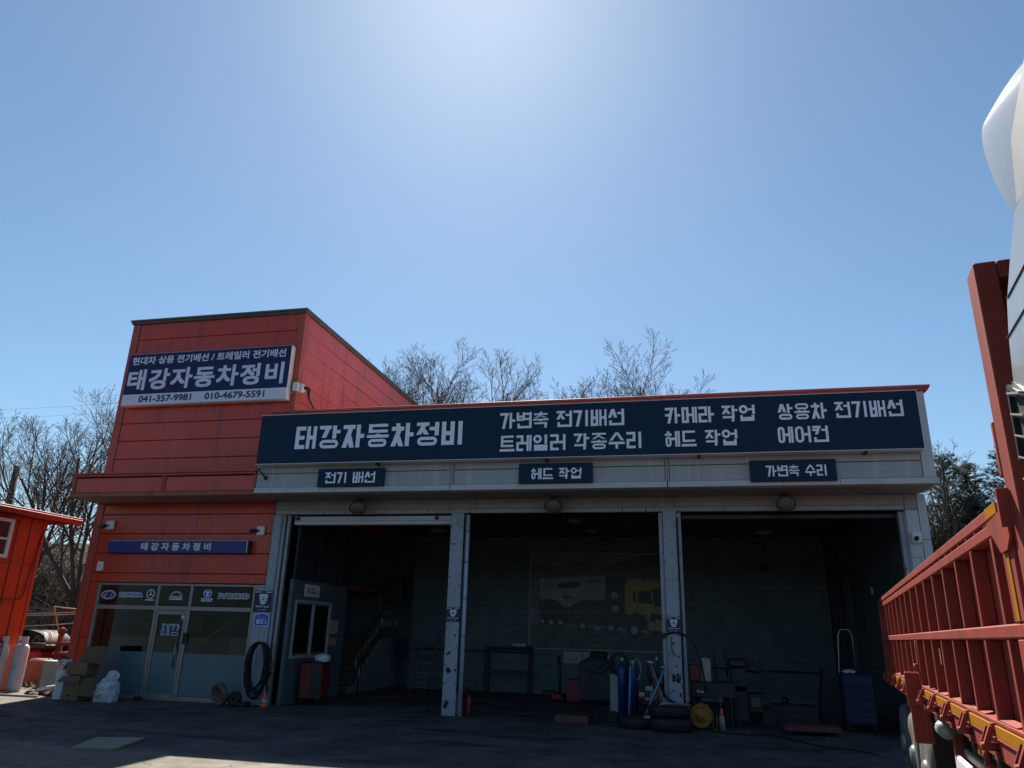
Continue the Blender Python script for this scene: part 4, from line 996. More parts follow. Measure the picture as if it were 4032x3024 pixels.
pp_('dark', [(0.725, 0.36), (0.73, 0.30), (0.755, 0.36), (0.80, 0.385), (0.845, 0.36), (0.868, 0.30), (0.872, 0.22), (0.725, 0.2)])
pp_('hills', [(0.0, 0.52), (0.05, 0.5), (0.08, 0.46), (0.0, 0.42)]); pp_('white', [(0.0, 0.40), (0.07, 0.385), (0.07, 0.395), (0.0, 0.41)])
for k in range(14): pp_('white', [(0.09 + 0.034 * k, 0.383), (0.105 + 0.034 * k, 0.383), (0.10 + 0.034 * k, 0.372), (0.085 + 0.034 * k, 0.372)])
for k in range(26):
    gx, gz = random.uniform(0, 0.95), random.uniform(0.01, 0.17); pp_(('green', 'dark')[k % 2], [(gx, gz), (gx + 0.05, gz + 0.004), (gx + 0.06, gz + 0.018), (gx + 0.02, gz + 0.022)])
for gx in (0.49, 0.66, 0.88): pp_('white', [(gx, 0.20), (gx + 0.04, 0.20), (gx + 0.03, 0.225), (gx + 0.01, 0.225)])
for cx, cz, r in ((0.64, 0.56, 0.027), (0.645, 0.42, 0.027)): pp_('white', [(cx + r * math.cos(a), cz + 1.45 * r * math.sin(a)) for a in [2 * PI * i / 16 for i in range(16)]])
for cx, cz, r in ((0.10, 0.275, 0.032), (0.165, 0.27, 0.032), (0.235, 0.265, 0.033), (0.40, 0.24, 0.04), (0.61, 0.225, 0.043), (0.78, 0.205, 0.055)):
    pp_('dark', [(cx + r * math.cos(a), cz + 1.45 * r * math.sin(a)) for a in [2 * PI * i / 16 for i in range(16)]]); pp_('white', [(cx + r * .5 * math.cos(a), cz + 1.45 * r * .5 * math.sin(a)) for a in [2 * PI * i / 16 for i in range(16)]])
obj('print', mu, ms, t)
fontline(t, '#1', -4.61, -4.48, 3.34, 3.45, 25.33, PR['white'], 0.03)
# notices
for x0, x1, lab in ((-3.92, -3.34, 'left pinkish notice pinned under the mural'), (-3.30, -2.69, 'right pinkish notice pinned under the mural')):
    t = thing('wall_notice', lab, 'notice', (x0, 25.41, 0.97)); p = MB(); p.box(x0, x1, 25.405, 25.417, 0.97, 1.31); obj('sheet', p, PAPER, t)
    p = MB()
    for k in range(6): p.poly(flat([(x0 + 0.05, 1.02 + 0.04 * k), (x1 - 0.08 - 0.03 * (k % 3), 1.02 + 0.04 * k), (x1 - 0.08 - 0.03 * (k % 3), 1.03 + 0.04 * k), (x0 + 0.05, 1.03 + 0.04 * k)], 25.402))
    obj('print', p, DDARK, t)
t = MB(); t.box(-2.58, -2.46, 25.39, 25.417, 1.13, 1.25, 0.006); tag(obj('wall_socket', t, WHITE), 'white wall socket right of the pink notices', 'socket')
t = MB(); t.box(2.36, 2.62, 25.34, 25.417, 3.94, 4.14, 0.01); tag(obj('wall_unit', t, INDK), 'small dark unit high on the back wall of the right bay', 'wall unit')
t = MB(); t.box(5.0, 5.03, 22.6, 22.75, 3.1, 3.3, 0.006); tag(obj('switch_plate', t, WHITE), 'pale switch plate on the right side wall of the garage', 'switch')
# oil company sign on the partition: scallop shell and red print
t = thing('oil_brand_sign', 'white wall sign with yellow shell emblem above the partition window', 'sign', (-9.84, 19.1, 2.62))
p = MB(); p.box(-9.848, -9.835, 18.72, 19.58, 2.62, 2.93, 0.003); obj('board', p, WHITE, t)
p = MB(); c = Vector((-9.831, 18.92, 2.775))
p.poly([c + Vector((0, 0.075 * math.cos(a) * (1.0), 0.085 * math.sin(a))) for a in [(-0.35 + (PI + 0.7) * i / 14) for i in range(15)]] + [c + Vector((0, -0.03, -0.085)), c + Vector((0, 0.03, -0.085))]); obj('emblem', p, mat('shell_yellow', (0.65, 0.33, 0.02), 0.5), t)
vs, fs = font_mb('Shell', 0.03); a0 = min(v[0] for v in vs); a1 = max(v[0] for v in vs); b1 = max(v[1] for v in vs); b0 = min(v[1] for v in vs)
p = MB(); p.add([(-9.831, 19.07 + (v[0] - a0) / (a1 - a0) * 0.20, 2.80 + (v[1] - b0) / (b1 - b0) * 0.06) for v in vs], fs)
vs, fs = font_mb('RIMULA', 0.04); a0 = min(v[0] for v in vs); a1 = max(v[0] for v in vs); b1 = max(v[1] for v in vs); b0 = min(v[1] for v in vs)
p.add([(-9.831, 19.06 + (v[0] - a0) / (a1 - a0) * 0.44, 2.69 + (v[1] - b0) / (b1 - b0) * 0.08) for v in vs], fs); obj('lettering', p, mat('print_red_ink', (0.5, 0.03, 0.03), 0.5), t)
for (y0, y1, z0, z1, m, lab) in ((20.45, 20.95, 1.68, 2.05, PAPER, 'upper paper notice right of the partition window'), (20.5, 20.92, 1.36, 1.58, mat('orange_paper', (0.5, 0.26, 0.14), 0.8), 'lower orange paper notice right of the partition window')):
    t = MB(); t.box(-9.848, -9.838, y0, y1, z0, z1); tag(obj('paper_notice', t, m), lab, 'notice')
# tool cabinet
t = thing('tool_cabinet', 'red and black roller tool cabinet under the partition window', 'tool cabinet', (-9.3, 18.85, 0))
p = MB(); p.box(-9.66, -9.06, 18.62, 19.10, 0.14, 0.98, 0.015); obj('body', p, REDM, t)
for k in range(5):
    p = MB(); p.box(-9.37, -9.07, 18.600, 18.617, 0.18 + 0.155 * k, 0.32 + 0.155 * k, 0.006); d_ = obj('drawer', p, STEELD, t)
    q = MB(); q.box(-9.34, -9.10, 18.588, 18.60, 0.295 + 0.155 * k, 0.307 + 0.155 * k, 0.004); obj('handle', q, STEELD, d_)
p = MB(); p.box(-9.64, -9.02, 18.60, 19.12, 0.982, 1.01, 0.008); obj('top', p, BLACK, t)
for x in (-9.58, -9.14):
    for y in (18.68, 19.04):
        p = MB(); wheelcaster(p, x, y, 0.055); obj('caster', p, STEELD, t)
def crumple(mb, c, rx, ry, rz, seed, n=14, m=8, rough=0.25, flat_base=True):
    random.seed(seed)
    vs = []; fs = []
    for i in range(m + 1):
        ph = PI * i / m - PI / 2
        for j in range(n):
            th = 2 * PI * j / n; k = 1 + random.uniform(-rough, rough)
            z = math.sin(ph) * rz * (1 + random.uniform(-rough, rough) * 0.5)
            if flat_base: z = max(z, -rz * 0.6)
            vs.append((c[0] + math.cos(ph) * math.cos(th) * rx * k, c[1] + math.cos(ph) * math.sin(th) * ry * k, c[2] + z))
    for i in range(m):
        for j in range(n): fs.append((i * n + j, i * n + (j + 1) % n, (i + 1) * n + (j + 1) % n, (i + 1) * n + j))
    mb.add(vs, fs)
t = MB(); crumple(t, (-9.18, 18.85, 1.085), 0.20, 0.16, 0.12, 3); tag(obj('plastic_bag', t, BAGW), 'crumpled white plastic bag on top of the red tool cabinet', 'bag')
# staircase
st = thing('staircase', 'brown staircase with steel railings at the back of the left bay', 'staircase', (-10.6, 24, 0))
for k in range(7):
    p = MB(); p.box(-11.35, -9.98, 22.35 + 0.30 * k, 22.66 + 0.30 * k, 0.0 if k == 0 else 0.19 * k + 0.006, 0.19 * (k + 1), 0.008); obj('step', p, STAIRR, st)
p = MB(); p.box(-11.35, -9.98, 24.46, 26.4, 1.34, 1.53, 0.008); obj('landing', p, STAIRR, st)
p = MB(); pts = [(-9.97, 22.35, 0), (-9.97, 26.3, 0), (-9.97, 26.3, 1.55)]
zz = 1.55
pts.append((-9.97, 24.45, 1.55))
for k in range(6, -1, -1): pts += [(-9.97, 22.35 + 0.30 * k, 0.19 * (k + 1) + 0.02), (-9.97, 22.35 + 0.30 * k, 0.19 * k + 0.02)] if k > 0 else [(-9.97, 22.35, 0.21)]
p.prism(pts, (0.07, 0, 0)); obj('stringer_wall', p, STAIRW, st)
for (y, z0, z1) in ((22.48, 0.25, 1.27), (22.78, 0.0, 0.95), (24.49, 1.57, 2.52), (25.6, 1.57, 2.5)):
    p = MB(); p.tube([(-9.86 if y != 24.49 else -9.93, y, z0), (-9.86 if y != 24.49 else -9.93, y, z1)], 0.022, 8); obj('post', p, CHROME, st)
for k in range(9):
    y = 22.7 + 0.2 * k; z = 0.35 + 0.62 * (y - 22.5)
    p = MB(); p.tube([(-9.94, y, z), (-9.94, y, z + 0.86)], 0.010, 6); obj('baluster', p, CHROME, st)
for k in range(5):
    y = 24.65 + 0.18 * k; p = MB(); p.tube([(-9.94, y, 1.56), (-9.94, y, 2.45)], 0.010, 6); obj('baluster', p, CHROME, st)
p = MB(); p.tube([(-9.90, 22.48, 1.27), (-9.93, 24.49, 2.50), (-9.93, 25.6, 2.50)], 0.028, 8); obj('handrail', p, BLACK, st)
p = MB(); p.tube([(-11.3, 24.2, 1.6), (-11.3, 24.2, 2.5)], 0.022, 8)
for k in range(5): p.tube([(-11.3, 23.3 + 0.2 * k, 0.9 + 0.13 * k), (-11.3, 23.3 + 0.2 * k, 1.8 + 0.13 * k)], 0.01, 6)
p.tube([(-11.3, 22.6, 1.35), (-11.3, 24.2, 2.5)], 0.025, 8); obj('far_railing', p, CHROME, st)
t = MB(); t.box(-10.26, -9.55, 25.28, 25.41, 2.72, 3.52, 0.01); t.box(-10.2, -9.6, 25.265, 25.28, 2.78, 3.46); tag(obj('electric_panel', t, STEELD), 'dark electric panel on the wall right of the staircase top', 'electric panel')
t = MB(); t.box(-10.92, -10.30, 26.40, 26.49, 2.35, 3.1, 0.01); tag(obj('pale_door_panel', t, STAIRW), 'pale panel on the wall above the stair landing', 'panel')
def coil(mb, c, rx, rz, n, r, seed, axis_y=True, spread=0.06, sag=0.0):
    random.seed(seed)
    for k in range(n):
        a, b = rx * random.uniform(0.78, 1.08), rz * random.uniform(0.80, 1.06); cx, cz = c[0] + random.uniform(-.4, .4) * spread, c[2] + (rz - b) * 0.9
        yy = c[1] + random.uniform(-1, 1) * spread; pts = []
        ph = random.uniform(0, 6)
        for i in range(27):
            t_ = 2 * PI * i / 26
            low = max(0, -math.sin(t_))
            pts.append((cx + a * math.cos(t_) * (1 + 0.05 * math.sin(3 * t_ + ph)), yy + 0.02 * math.sin(2 * t_ + ph), cz + b * math.sin(t_) - sag * low * random.uniform(0.8, 1.2)))
        pts[-1] = pts[0]
        mb.tube(pts, r, 6, False)
t = MB(); coil(t, (-9.45, 25.2, 1.18), 0.20, 0.42, 6, 0.014, 4); tag(obj('cable_coil', t, BLACK), 'black cable coil hanging on the back wall right of the stairs', 'cable')
# step ladder
t = thing('ladder', 'aluminium ladder leaning on the back wall of the left bay', 'ladder', (-8.4, 24.3, 0))
for a, b in (((-8.62, 24.0, 0.03), (-8.58, 25.38, 1.66)), ((-8.12, 24.0, 0.03), (-8.16, 25.38, 1.66))):
    p = MB(); p.bar(a, b, 0.03, 0.07); obj('rail', p, ALU, t)
for k in range(5):
    f_ = 0.14 + 0.18 * k; p = MB(); p.bar((-8.62 + .04 * f_, 24.0 + 1.38 * f_, 0.03 + 1.63 * f_), (-8.12 - .04 * f_, 24.0 + 1.38 * f_, 0.03 + 1.63 * f_), 0.05, 0.025); obj('rung', p, ALU, t)
# steel bench frame
t = thing('bench_frame', 'bare steel bench frame against the back wall of the middle bay', 'bench', (-5.7, 25.1, 0))
for x in (-6.42, -4.98):
    for y in (24.9, 25.35):
        p = MB(); p.box(x - 0.03, x + 0.03, y - 0.03, y + 0.03, 0, 1.38); obj('leg', p, INDK, t)
p = MB(); p.box(-6.46, -4.94, 24.86, 25.39, 1.382, 1.43); obj('top', p, STEELD, t)
p = MB(); p.box(-6.39, -5.01, 24.88, 24.92, 0.62, 0.68); p.box(-6.39, -5.01, 25.32, 25.36, 0.62, 0.68); obj('crossbar', p, STEELD, t)
t = MB(); t.box(-5.55, -5.1, 25.0, 25.3, 1.432, 1.52, 0.01); tag(obj('pale_case', t, PLANKM), 'pale flat case lying on the steel bench frame', 'case')
# fire extinguisher at the left pillar
t = thing('red_extinguisher', 'small red extinguisher on the floor behind the left pillar pipe', 'extinguisher', (-5.06, 18.1, 0))
p = MB(); p.lathe([(0.0, 0), (0.075, 0.0), (0.08, 0.02), (0.08, 0.36), (0.05, 0.43), (0.02, 0.45), (0.02, 0.48), (0, 0.48)], (-5.03, 18.1, 0), 'z', 16); obj('bottle', p, REDM, t)
p = MB(); p.box(-5.07, -4.99, 18.06, 18.14, 0.482, 0.53, 0.005); p.tube([(-5.03, 18.08, 0.5), (-4.94, 18.06, 0.42), (-4.945, 18.06, 0.2)], 0.01, 6); obj('valve', p, BLACK, t)
# floor jack, engine crate and machine under a cloth
t = thing('floor_jack', 'dark trolley jack with an upright handle near the back wall', 'jack', (-3.7, 23.0, 0))
p = MB(); p.box(-3.85, -3.55, 22.7, 23.5, 0.06, 0.22, 0.02); obj('body', p, REDM, t)
p = MB(); p.tube([(-3.70, 23.3, 0.2), (-3.72, 23.35, 0.7), (-3.76, 23.4, 1.2)], [0.03, 0.04, 0.06], 8); obj('handle', p, STEELD, t)
for x in (-3.86, -3.54):
    for y in (22.8, 23.4):
        p = MB(); p.lathe([(0, -0.03), (0.07, -0.03), (0.07, 0.03), (0, 0.03)], (x, y, 0.07), 'x', 12); obj('wheel', p, STEELD, t)
t = MB(); t.box(-3.42, -2.98, 22.7, 23.2, 0.02, 0.62, 0.02); t.box(-3.40, -3.2, 22.68, 22.7, 0.45, 0.60); tag(obj('red_toolbox', t, REDM), 'dark red box between the trolley jack and the covered machine', 'toolbox')
t = thing('covered_machine', 'machine under a dark cloth in front of the pink notices', 'machine', (-2.5, 22.6, 0))
p = MB(); p.box(-2.98, -2.02, 22.2, 22.9, 0.12, 0.95, 0.03); obj('body', p, FABRIC, t)
p = MB(); crumple(p, (-2.5, 22.5, 0.98), 0.52, 0.40, 0.30, 8, 20, 8, 0.10); obj('cloth', p, FABRIC, t)
p = MB(); p.box(-2.70, -2.22, 22.3, 22.7, 1.22, 1.40, 0.05); obj('bundle', p, BLACK, t)
for x in (-2.9, -2.1):
    p = MB(); wheelcaster(p, x, 22.35, 0.05); obj('caster', p, STEELD, t)
t = thing('red_ramp', 'low dull red ramp block on the floor left of the gas cylinders', 'ramp', (-2.5, 17.9, 0))
p = MB(); p.box(-2.90, -2.17, 17.55, 18.35, 0.0, 0.16, 0.012); obj('block', p, mat('dull_red_steel', (0.13, 0.035, 0.035), 0.6, var=0.25, scale=6), t)
p = MB(); p.box(-2.86, -2.21, 17.6, 18.3, 0.162, 0.175); obj('tread_plate', p, STEELD, t)
t = MB(); t.box(-1.92, -1.50, 19.2, 19.9, 0.03, 0.28, 0.02); t.box(-1.85, -1.6, 19.18, 19.2, 0.1, 0.22); tag(obj('low_crate', t, INDK), 'low dark crate on the floor behind the gas cylinders', 'crate')
# gas cylinders and clutter at the right pillar
def gas_cylinder(x, y, h, r, m, lab):
    t = thing('gas_cylinder', lab, 'gas cylinder', (x, y, 0), 'gas cylinders by the right pillar')
    p = MB(); p.lathe([(0, 0), (r, 0), (r, h * 0.84), (r * 0.85, h * 0.90), (r * 0.4, h * 0.945), (r * 0.25, h * 0.95), (r * 0.25, h), (0, h)], (x, y, 0), 'z', 20); obj('bottle', p, m, t)
    p = MB(); p.box(x - 0.03, x + 0.03, y - 0.03, y + 0.03, h + 0.002, h + 0.08, 0.01); p.tube([(x - 0.07, y, h + 0.05), (x + 0.07, y, h + 0.05)], 0.015, 8); obj('valve', p, CHROME, t)
gas_cylinder(-1.45, 18.15, 1.30, 0.115, CYBLUE, 'left blue gas cylinder standing beside the white tall box')
gas_cylinder(-1.22, 18.05, 1.25, 0.115, CYBLUE, 'right blue gas cylinder with a light blue pipe leaning on it')
t = MB(); t.tube([(-1.31, 17.78, 0.02), (-1.25, 17.90, 1.22)], 0.024, 8); tag(obj('steel_pipe', t, LBLUE), 'light blue steel pipe leaning on the blue gas cylinders', 'pipe')
t = MB(); t.box(-1.80, -1.60, 18.8, 19.1, 0.0, 0.98, 0.015); t.box(-1.76, -1.66, 18.785, 18.8, 0.72, 0.9); tag(obj('tall_white_box', t, GRUB), 'tall narrow white box left of the blue gas cylinders', 'box')
t = MB(); coil(t, (-1.55, 18.5, 1.22), 0.20, 0.24, 7, 0.009, 6, spread=0.08); tag(obj('wire_bundle', t, BLACK), 'loops of thin black wire hanging behind the blue cylinders', 'wire')
t = MB(); coil(t, (-1.12, 18.0, 1.13), 0.10, 0.22, 2, 0.010, 12, spread=0.02); tag(obj('white_hose_loop', t, GRUB), 'white hose loop hung on the right blue cylinder', 'hose')
for i_, (a, b, r, m, lab) in enumerate((((-1.02, 17.55, 0.04), (-0.52, 17.70, 1.16), 0.022, LBLUE, 'sloping light blue prop leaning right towards the pillar'),
                            ((-0.46, 17.5, 0.05), (-0.83, 17.78, 1.26), 0.022, mat('red_pipe_paint', (0.20, 0.04, 0.035), 0.5, var=0.3), 'dull red prop leaning left beside the pillar'),
                            ((-0.38, 17.52, 0.05), (-0.78, 17.80, 1.24), 0.020, mat('grey_pipe_paint', (0.22, 0.22, 0.23), 0.5, var=0.3), 'grey prop leaning left just in front of the red one'))):
    t = thing('prop_pole', lab, 'pole', (a[0], a[1], 0), 'props leaning at the right pillar')
    p = MB(); p.tube([a, b], r, 8); obj('tube', p, m, t)
    p = MB(); p.tube([Vector(b), Vector(b) + (Vector(b) - Vector(a)).normalized() * 0.10], 0.012, 6); p.box(b[0] - 0.05, b[0] + 0.05, b[1] - 0.012, b[1] + 0.012, b[2] + 0.05, b[2] + 0.075); obj('head', p, CHROME, t)
t = MB(); t.tube([(-0.66, 17.95, 0.0), (-0.66, 17.95, 1.34)], 0.012, 6); t.box(-0.70, -0.62, 17.93, 17.97, 1.342, 1.42, 0.008); tag(obj('bottle_jack_rod', t, CHROME), 'thin upright rod with a bright square head left of the pillar', 'rod')
t = MB(); t.box(-0.86, -0.48, 18.0, 18.3, 0.52, 0.69, 0.01)
for k in range(3): t.lathe([(0.0, -0.012), (0.03, -0.012), (0.03, 0)], (-0.77 + 0.11 * k, 17.999, 0.61), 'y', 12)
tag(obj('socket_tray', t, mat('pale_blue_tray', (0.35, 0.42, 0.45), 0.5)), 'pale tray with round holes behind the leaning props', 'tray')
t = MB(); t.box(-0.90, -0.45, 18.0, 18.45, 0.0, 0.50, 0.02); tag(obj('small_compressor', t, INDK), 'dark cabinet under the pale tray left of the pillar', 'cabinet')
t = MB(); t.box(-0.62, -0.46, 18.1, 18.4, 0.75, 1.02, 0.02); tag(obj('red_can', t, REDM), 'red can on a shelf just left of the right pillar', 'can')
t = MB(); t.lathe([(0.0, 0.0), (0.13, 0.0), (0.16, 0.26), (0.15, 0.26), (0.125, 0.02), (0.0, 0.02)], (-0.80, 17.35, 0.0), 'z', 18); tag(obj('bucket', t, PLANKM), 'grey bucket standing between the leaning props and the tyres', 'bucket')
def tyre(t, c, R, wd, axis, rubber=BLACK, rim=None, rimr=0.6, name='tyre'):
    h = wd / 2
    p = MB(); p.lathe([(R * rimr, -h * 0.8), (R * 0.80, -h), (R * 0.94, -h * 0.92), (R, -h * 0.6), (R, h * 0.6), (R * 0.94, h * 0.92), (R * 0.80, h), (R * rimr, h * 0.8), (R * rimr, -h * 0.8)], c, axis, 32); o = obj(name, p, rubber, t, local=t.get('_loc') is not None)
    return o
t = thing('old_tyre', 'right black tyre lying flat at the foot of the right pillar', 'tyre', (-0.40, 17.25, 0), 'old tyres at the right pillar')
tyre(t, (-0.40, 17.27, 0.13), 0.46, 0.26, 'z')
t = thing('old_tyre', 'left black tyre lying flat under the blue prop', 'tyre', (-1.10, 17.40, 0), 'old tyres at the right pillar')
tyre(t, (-1.10, 17.48, 0.11), 0.40, 0.22, 'z')
t = thing('old_tyre', 'upper black tyre lying on the one at the foot of the right pillar', 'tyre', (-0.45, 17.3, 0.26), 'old tyres at the right pillar')
tyre(t, (-0.44, 17.30, 0.375), 0.42, 0.22, 'z')
t = MB(); random.seed(9)
for k in range(9): t.tube([(-0.62 + 0.03 * k, 17.05 + 0.03 * (k % 4), 0.505 + 0.02 * (k % 3)), (-0.35 + 0.04 * k, 17.2, 0.53 - 0.012 * (k % 4)), (-0.2 + 0.03 * k, 17.25 - 0.04 * (k % 3), 0.505)], 0.011, 6)
tag(obj('tool_pile', t, CHROME), 'bright spanners lying on the upper tyre at the right pillar', 'tools')
t = thing('pillar_hoses', 'black air hoses hanging in loops from the right pillar', 'hose', (-0.1, 17.8, 0))
p = MB()
p.tube([(-0.48, 17.78, 1.90), (-0.62, 17.75, 1.55), (-0.66, 17.75, 1.1)], 0.012, 6)
for k in range(2):
    p.tube([(-0.06, 17.77, 1.93 - .03 * k), (0.12 + .03 * k, 17.72, 1.75), (0.28 + .02 * k, 17.7, 1.35), (0.33 + .02 * k, 17.7, 0.95), (0.34 + .02 * k, 17.7, 0.75)], 0.014, 6)
    p.tube([(-0.62, 17.75, 0.78 + .03 * k), (-0.45, 17.70, 0.55 + .03 * k), (-0.25, 17.70, 0.47 + .02 * k), (0.02, 17.72, 0.50)], 0.016, 6)
p.tube([(-0.50, 17.77, 1.9), (-0.25, 17.765, 1.95), (-0.02, 17.77, 1.9)], 0.02, 6); p.tube([(-0.34, 17.79, 1.86), (-0.33, 17.775, 1.6), (-0.28, 17.775, 1.46)], 0.01, 6)
obj('hose', p, BLACK, t)
p = MB(); p.box(-0.55, -0.42, 17.76, 17.798, 1.84, 1.93, 0.01); obj('hook', p, STEELD, t)
# right of the pillar
t = thing('hose_reel', 'yellow drum hose reel on the floor right of the right pillar', 'hose reel', (0.25, 17.8, 0))
p = MB(); p.lathe([(0.0, -0.05), (0.06, -0.06), (0.07, -0.035), (0.19, -0.03), (0.225, -0.05), (0.235, -0.03), (0.235, 0.10), (0.0, 0.10)], (0.22, 17.65, 0.27), 'y', 32); obj('drum', p, YELM, t)
p = MB(); p.tube([(0.47, 17.62, 0.0), (0.47, 17.62, 0.34), (0.36, 17.62, 0.50), (0.20, 17.62, 0.535)], 0.012, 6); p.tube([(0.55, 17.70, 0.0), (0.55, 17.70, 0.30)], 0.012, 6); p.tube([(0.47, 17.62, 0.02), (0.55, 17.70, 0.02)], 0.012, 6); obj('frame', p, YELM, t)
t = thing('welding_machine', 'long black machine with small white lettering above the hose reel', 'machine', (0.5, 18.3, 0))
p = MB(); p.box(0.05, 1.0, 18.2, 18.7, 0.60, 0.92, 0.02); obj('body', p, STEELD, t); fontline(t, 'fno', 0.17, 0.33, 0.70, 0.76, 18.195, WHITE, 0.02)
for x in (0.1, 0.9):
    p = MB(); p.box(x - 0.02, x + 0.02, 18.25, 18.65, 0, 0.598); obj('leg', p, STEELD, t)
t = MB(); t.box(0.02, 0.24, 18.3, 18.6, 0.925, 1.28, 0.02); tag(obj('red_canister', t, REDM), 'red canister standing on the black machine right of the pillar', 'canister')
t = thing('grey_pump', 'grey pump box with a handle beside the red canister', 'pump', (0.42, 18.5, 0.93))
p = MB(); p.box(0.29, 0.50, 18.3, 18.6, 0.925, 1.42, 0.015); obj('body', p, PLANKM, t)
p = MB(); p.tube([(0.32, 18.42, 1.42), (0.33, 18.42, 1.50), (0.46, 18.42, 1.50), (0.47, 18.42, 1.42)], 0.012, 6); obj('handle', p, STEELD, t)
t = MB(); t.tube([(0.60, 18.4, 0.93), (0.60, 18.4, 1.62), (0.62, 18.4, 1.66), (0.70, 18.4, 1.66)], 0.016, 6); t.tube([(0.54, 18.4, 1.28), (0.68, 18.4, 1.28)], 0.01, 6); tag(obj('hooked_rod', t, STEELD), 'dark upright rod with a bent top right of the grey pump', 'rod')
t = thing('spray_can', 'orange topped pale spray bottle on the floor by the hose reel', 'bottle', (0.66, 17.9, 0))
p = MB(); p.lathe([(0, 0), (0.065, 0), (0.065, 0.22), (0.03, 0.30), (0.0, 0.30)], (0.66, 17.9, 0), 'z', 14); obj('bottle', p, GRUB, t)
p = MB(); p.lathe([(0.032, 0.302), (0.04, 0.32), (0.03, 0.42), (0.0, 0.42)], (0.66, 17.9, 0), 'z', 12); p.tube([(0.66, 17.9, 0.42), (0.645, 17.9, 0.70)], 0.008, 6); obj('cap', p, ORM, t)
t = thing('pillar_drill', 'dark pillar drill stand on wheels in the right bay', 'drill', (1.15, 18.9, 0))
p = MB(); p.box(0.95, 1.28, 18.75, 19.05, 0.10, 1.22, 0.02); obj('column', p, STEELD, t)
p = MB(); p.box(0.90, 1.30, 18.7, 19.1, 1.225, 1.42, 0.05); p.tube([(1.30, 18.85, 1.22), (1.62, 18.85, 1.18)], [0.09, 0.06], 12); p.tube([(1.62, 18.85, 1.18), (1.76, 18.85, 1.17)], [0.03, 0.02], 10); obj('head', p, STEELD, t)
p = MB(); p.tube([(1.33, 18.85, 1.31), (1.33, 18.85, 1.42), (1.45, 18.85, 1.42), (1.45, 18.85, 1.30)], 0.014, 6); p.tube([(0.88, 18.85, 1.0), (0.86, 18.85, 1.55)], 0.025, 8); obj('handle', p, STEELD, t)
p = MB(); p.box(1.0, 1.62, 18.75, 19.05, 0.70, 0.86, 0.03); p.box(1.30, 1.60, 18.8, 19.0, 0.30, 0.69, 0.02); obj('table', p, INDK, t)
for x in (0.98, 1.55):
    p = MB(); wheelcaster(p, x, 18.8, 0.05); obj('caster', p, STEELD, t)
t = MB(); t.box(1.36, 1.55, 18.77, 18.795, 0.42, 0.6); tag(obj('green_tin', t, mat('dull_green', (0.05, 0.10, 0.03), 0.6)), 'dull green tin beside the pillar drill', 'tin')
t = thing('transmission_jack', 'low red trolley on the floor of the right bay', 'trolley', (2.4, 17.9, 0))
p = MB(); p.box(1.9, 3.0, 17.6, 18.3, 0.07, 0.18, 0.02); obj('deck', p, mat('dull_red_steel', (0.13, 0.035, 0.035), 0.6), t)
for x in (2.0, 2.9):
    p = MB(); wheelcaster(p, x, 17.65, 0.035); obj('caster', p, STEELD, t)
t = MB(); t.box(1.9, 2.9, 19.6, 20.3, 0.0, 0.42, 0.02); t.prism([(1.88, 19.58, 0.0), (2.0, 19.58, 0.0), (1.82, 19.58, 0.55), (1.74, 19.58, 0.55)], (0, 0.02, 0)); tag(obj('steel_trough', t, STEELD), 'dark steel trough against the back of the right bay', 'trough')
t = MB(); t.prism([(2.95, 19.9, 0), (3.6, 19.9, 0), (3.35, 19.9, 1.25), (3.12, 19.9, 1.25)], (0, 0.5, 0)); tag(obj('engine_stand', t, INDK), 'tall dark tapered stand left of the blue cabinet', 'stand')
t = thing('blue_cabinet', 'dark blue roller cabinet in the right corner of the right bay', 'tool cabinet', (3.6, 19.0, 0))
p = MB(); p.box(3.32, 3.95, 18.75, 19.25, 0.15, 1.18, 0.02); obj('body', p, BLUEM, t)
for k in range(4):
    p = MB(); p.box(3.36, 3.91, 18.735, 18.748, 0.2 + 0.24 * k, 0.42 + 0.24 * k, 0.006); obj('drawer', p, BLUEM, t)
for x in (3.38, 3.88):
    for y in (18.8, 19.2):
        p = MB(); wheelcaster(p, x, y, 0.055); obj('caster', p, STEELD, t)
t = thing('hand_truck_handle', 'bright tubular handle standing up behind the blue cabinet', 'trolley', (3.5, 19.4, 0))
p = MB(); p.tube([(3.36, 19.4, 0.02), (3.38, 19.4, 1.2), (3.44, 19.4, 2.0), (3.50, 19.4, 2.12), (3.68, 19.4, 2.12), (3.74, 19.4, 2.0), (3.76, 19.4, 0.02)], 0.018, 8); obj('handle', p, CHROME, t)
p = MB(); p.box(3.34, 3.78, 19.3, 19.5, 0.0, 0.02); obj('toe_plate', p, STEELD, t)
t = MB(); crumple(t, (3.5, 18.95, 1.22), 0.14, 0.12, 0.05, 22, 12, 6, 0.25); tag(obj('paper_roll', t, BAGW), 'white crumpled paper on top of the blue cabinet', 'paper')
t = MB(); t.lathe([(0.0, 0), (0.10, 0), (0.10, 0.03), (0.02, 0.05), (0.02, 0.3), (0.09, 0.33), (0.10, 0.42), (0.06, 0.5), (0, 0.5)], (2.35, 21.3, 0), 'z', 14); tag(obj('grease_gun_stand', t, STEELD), 'small dark grease pump on the floor in the right bay', 'pump')

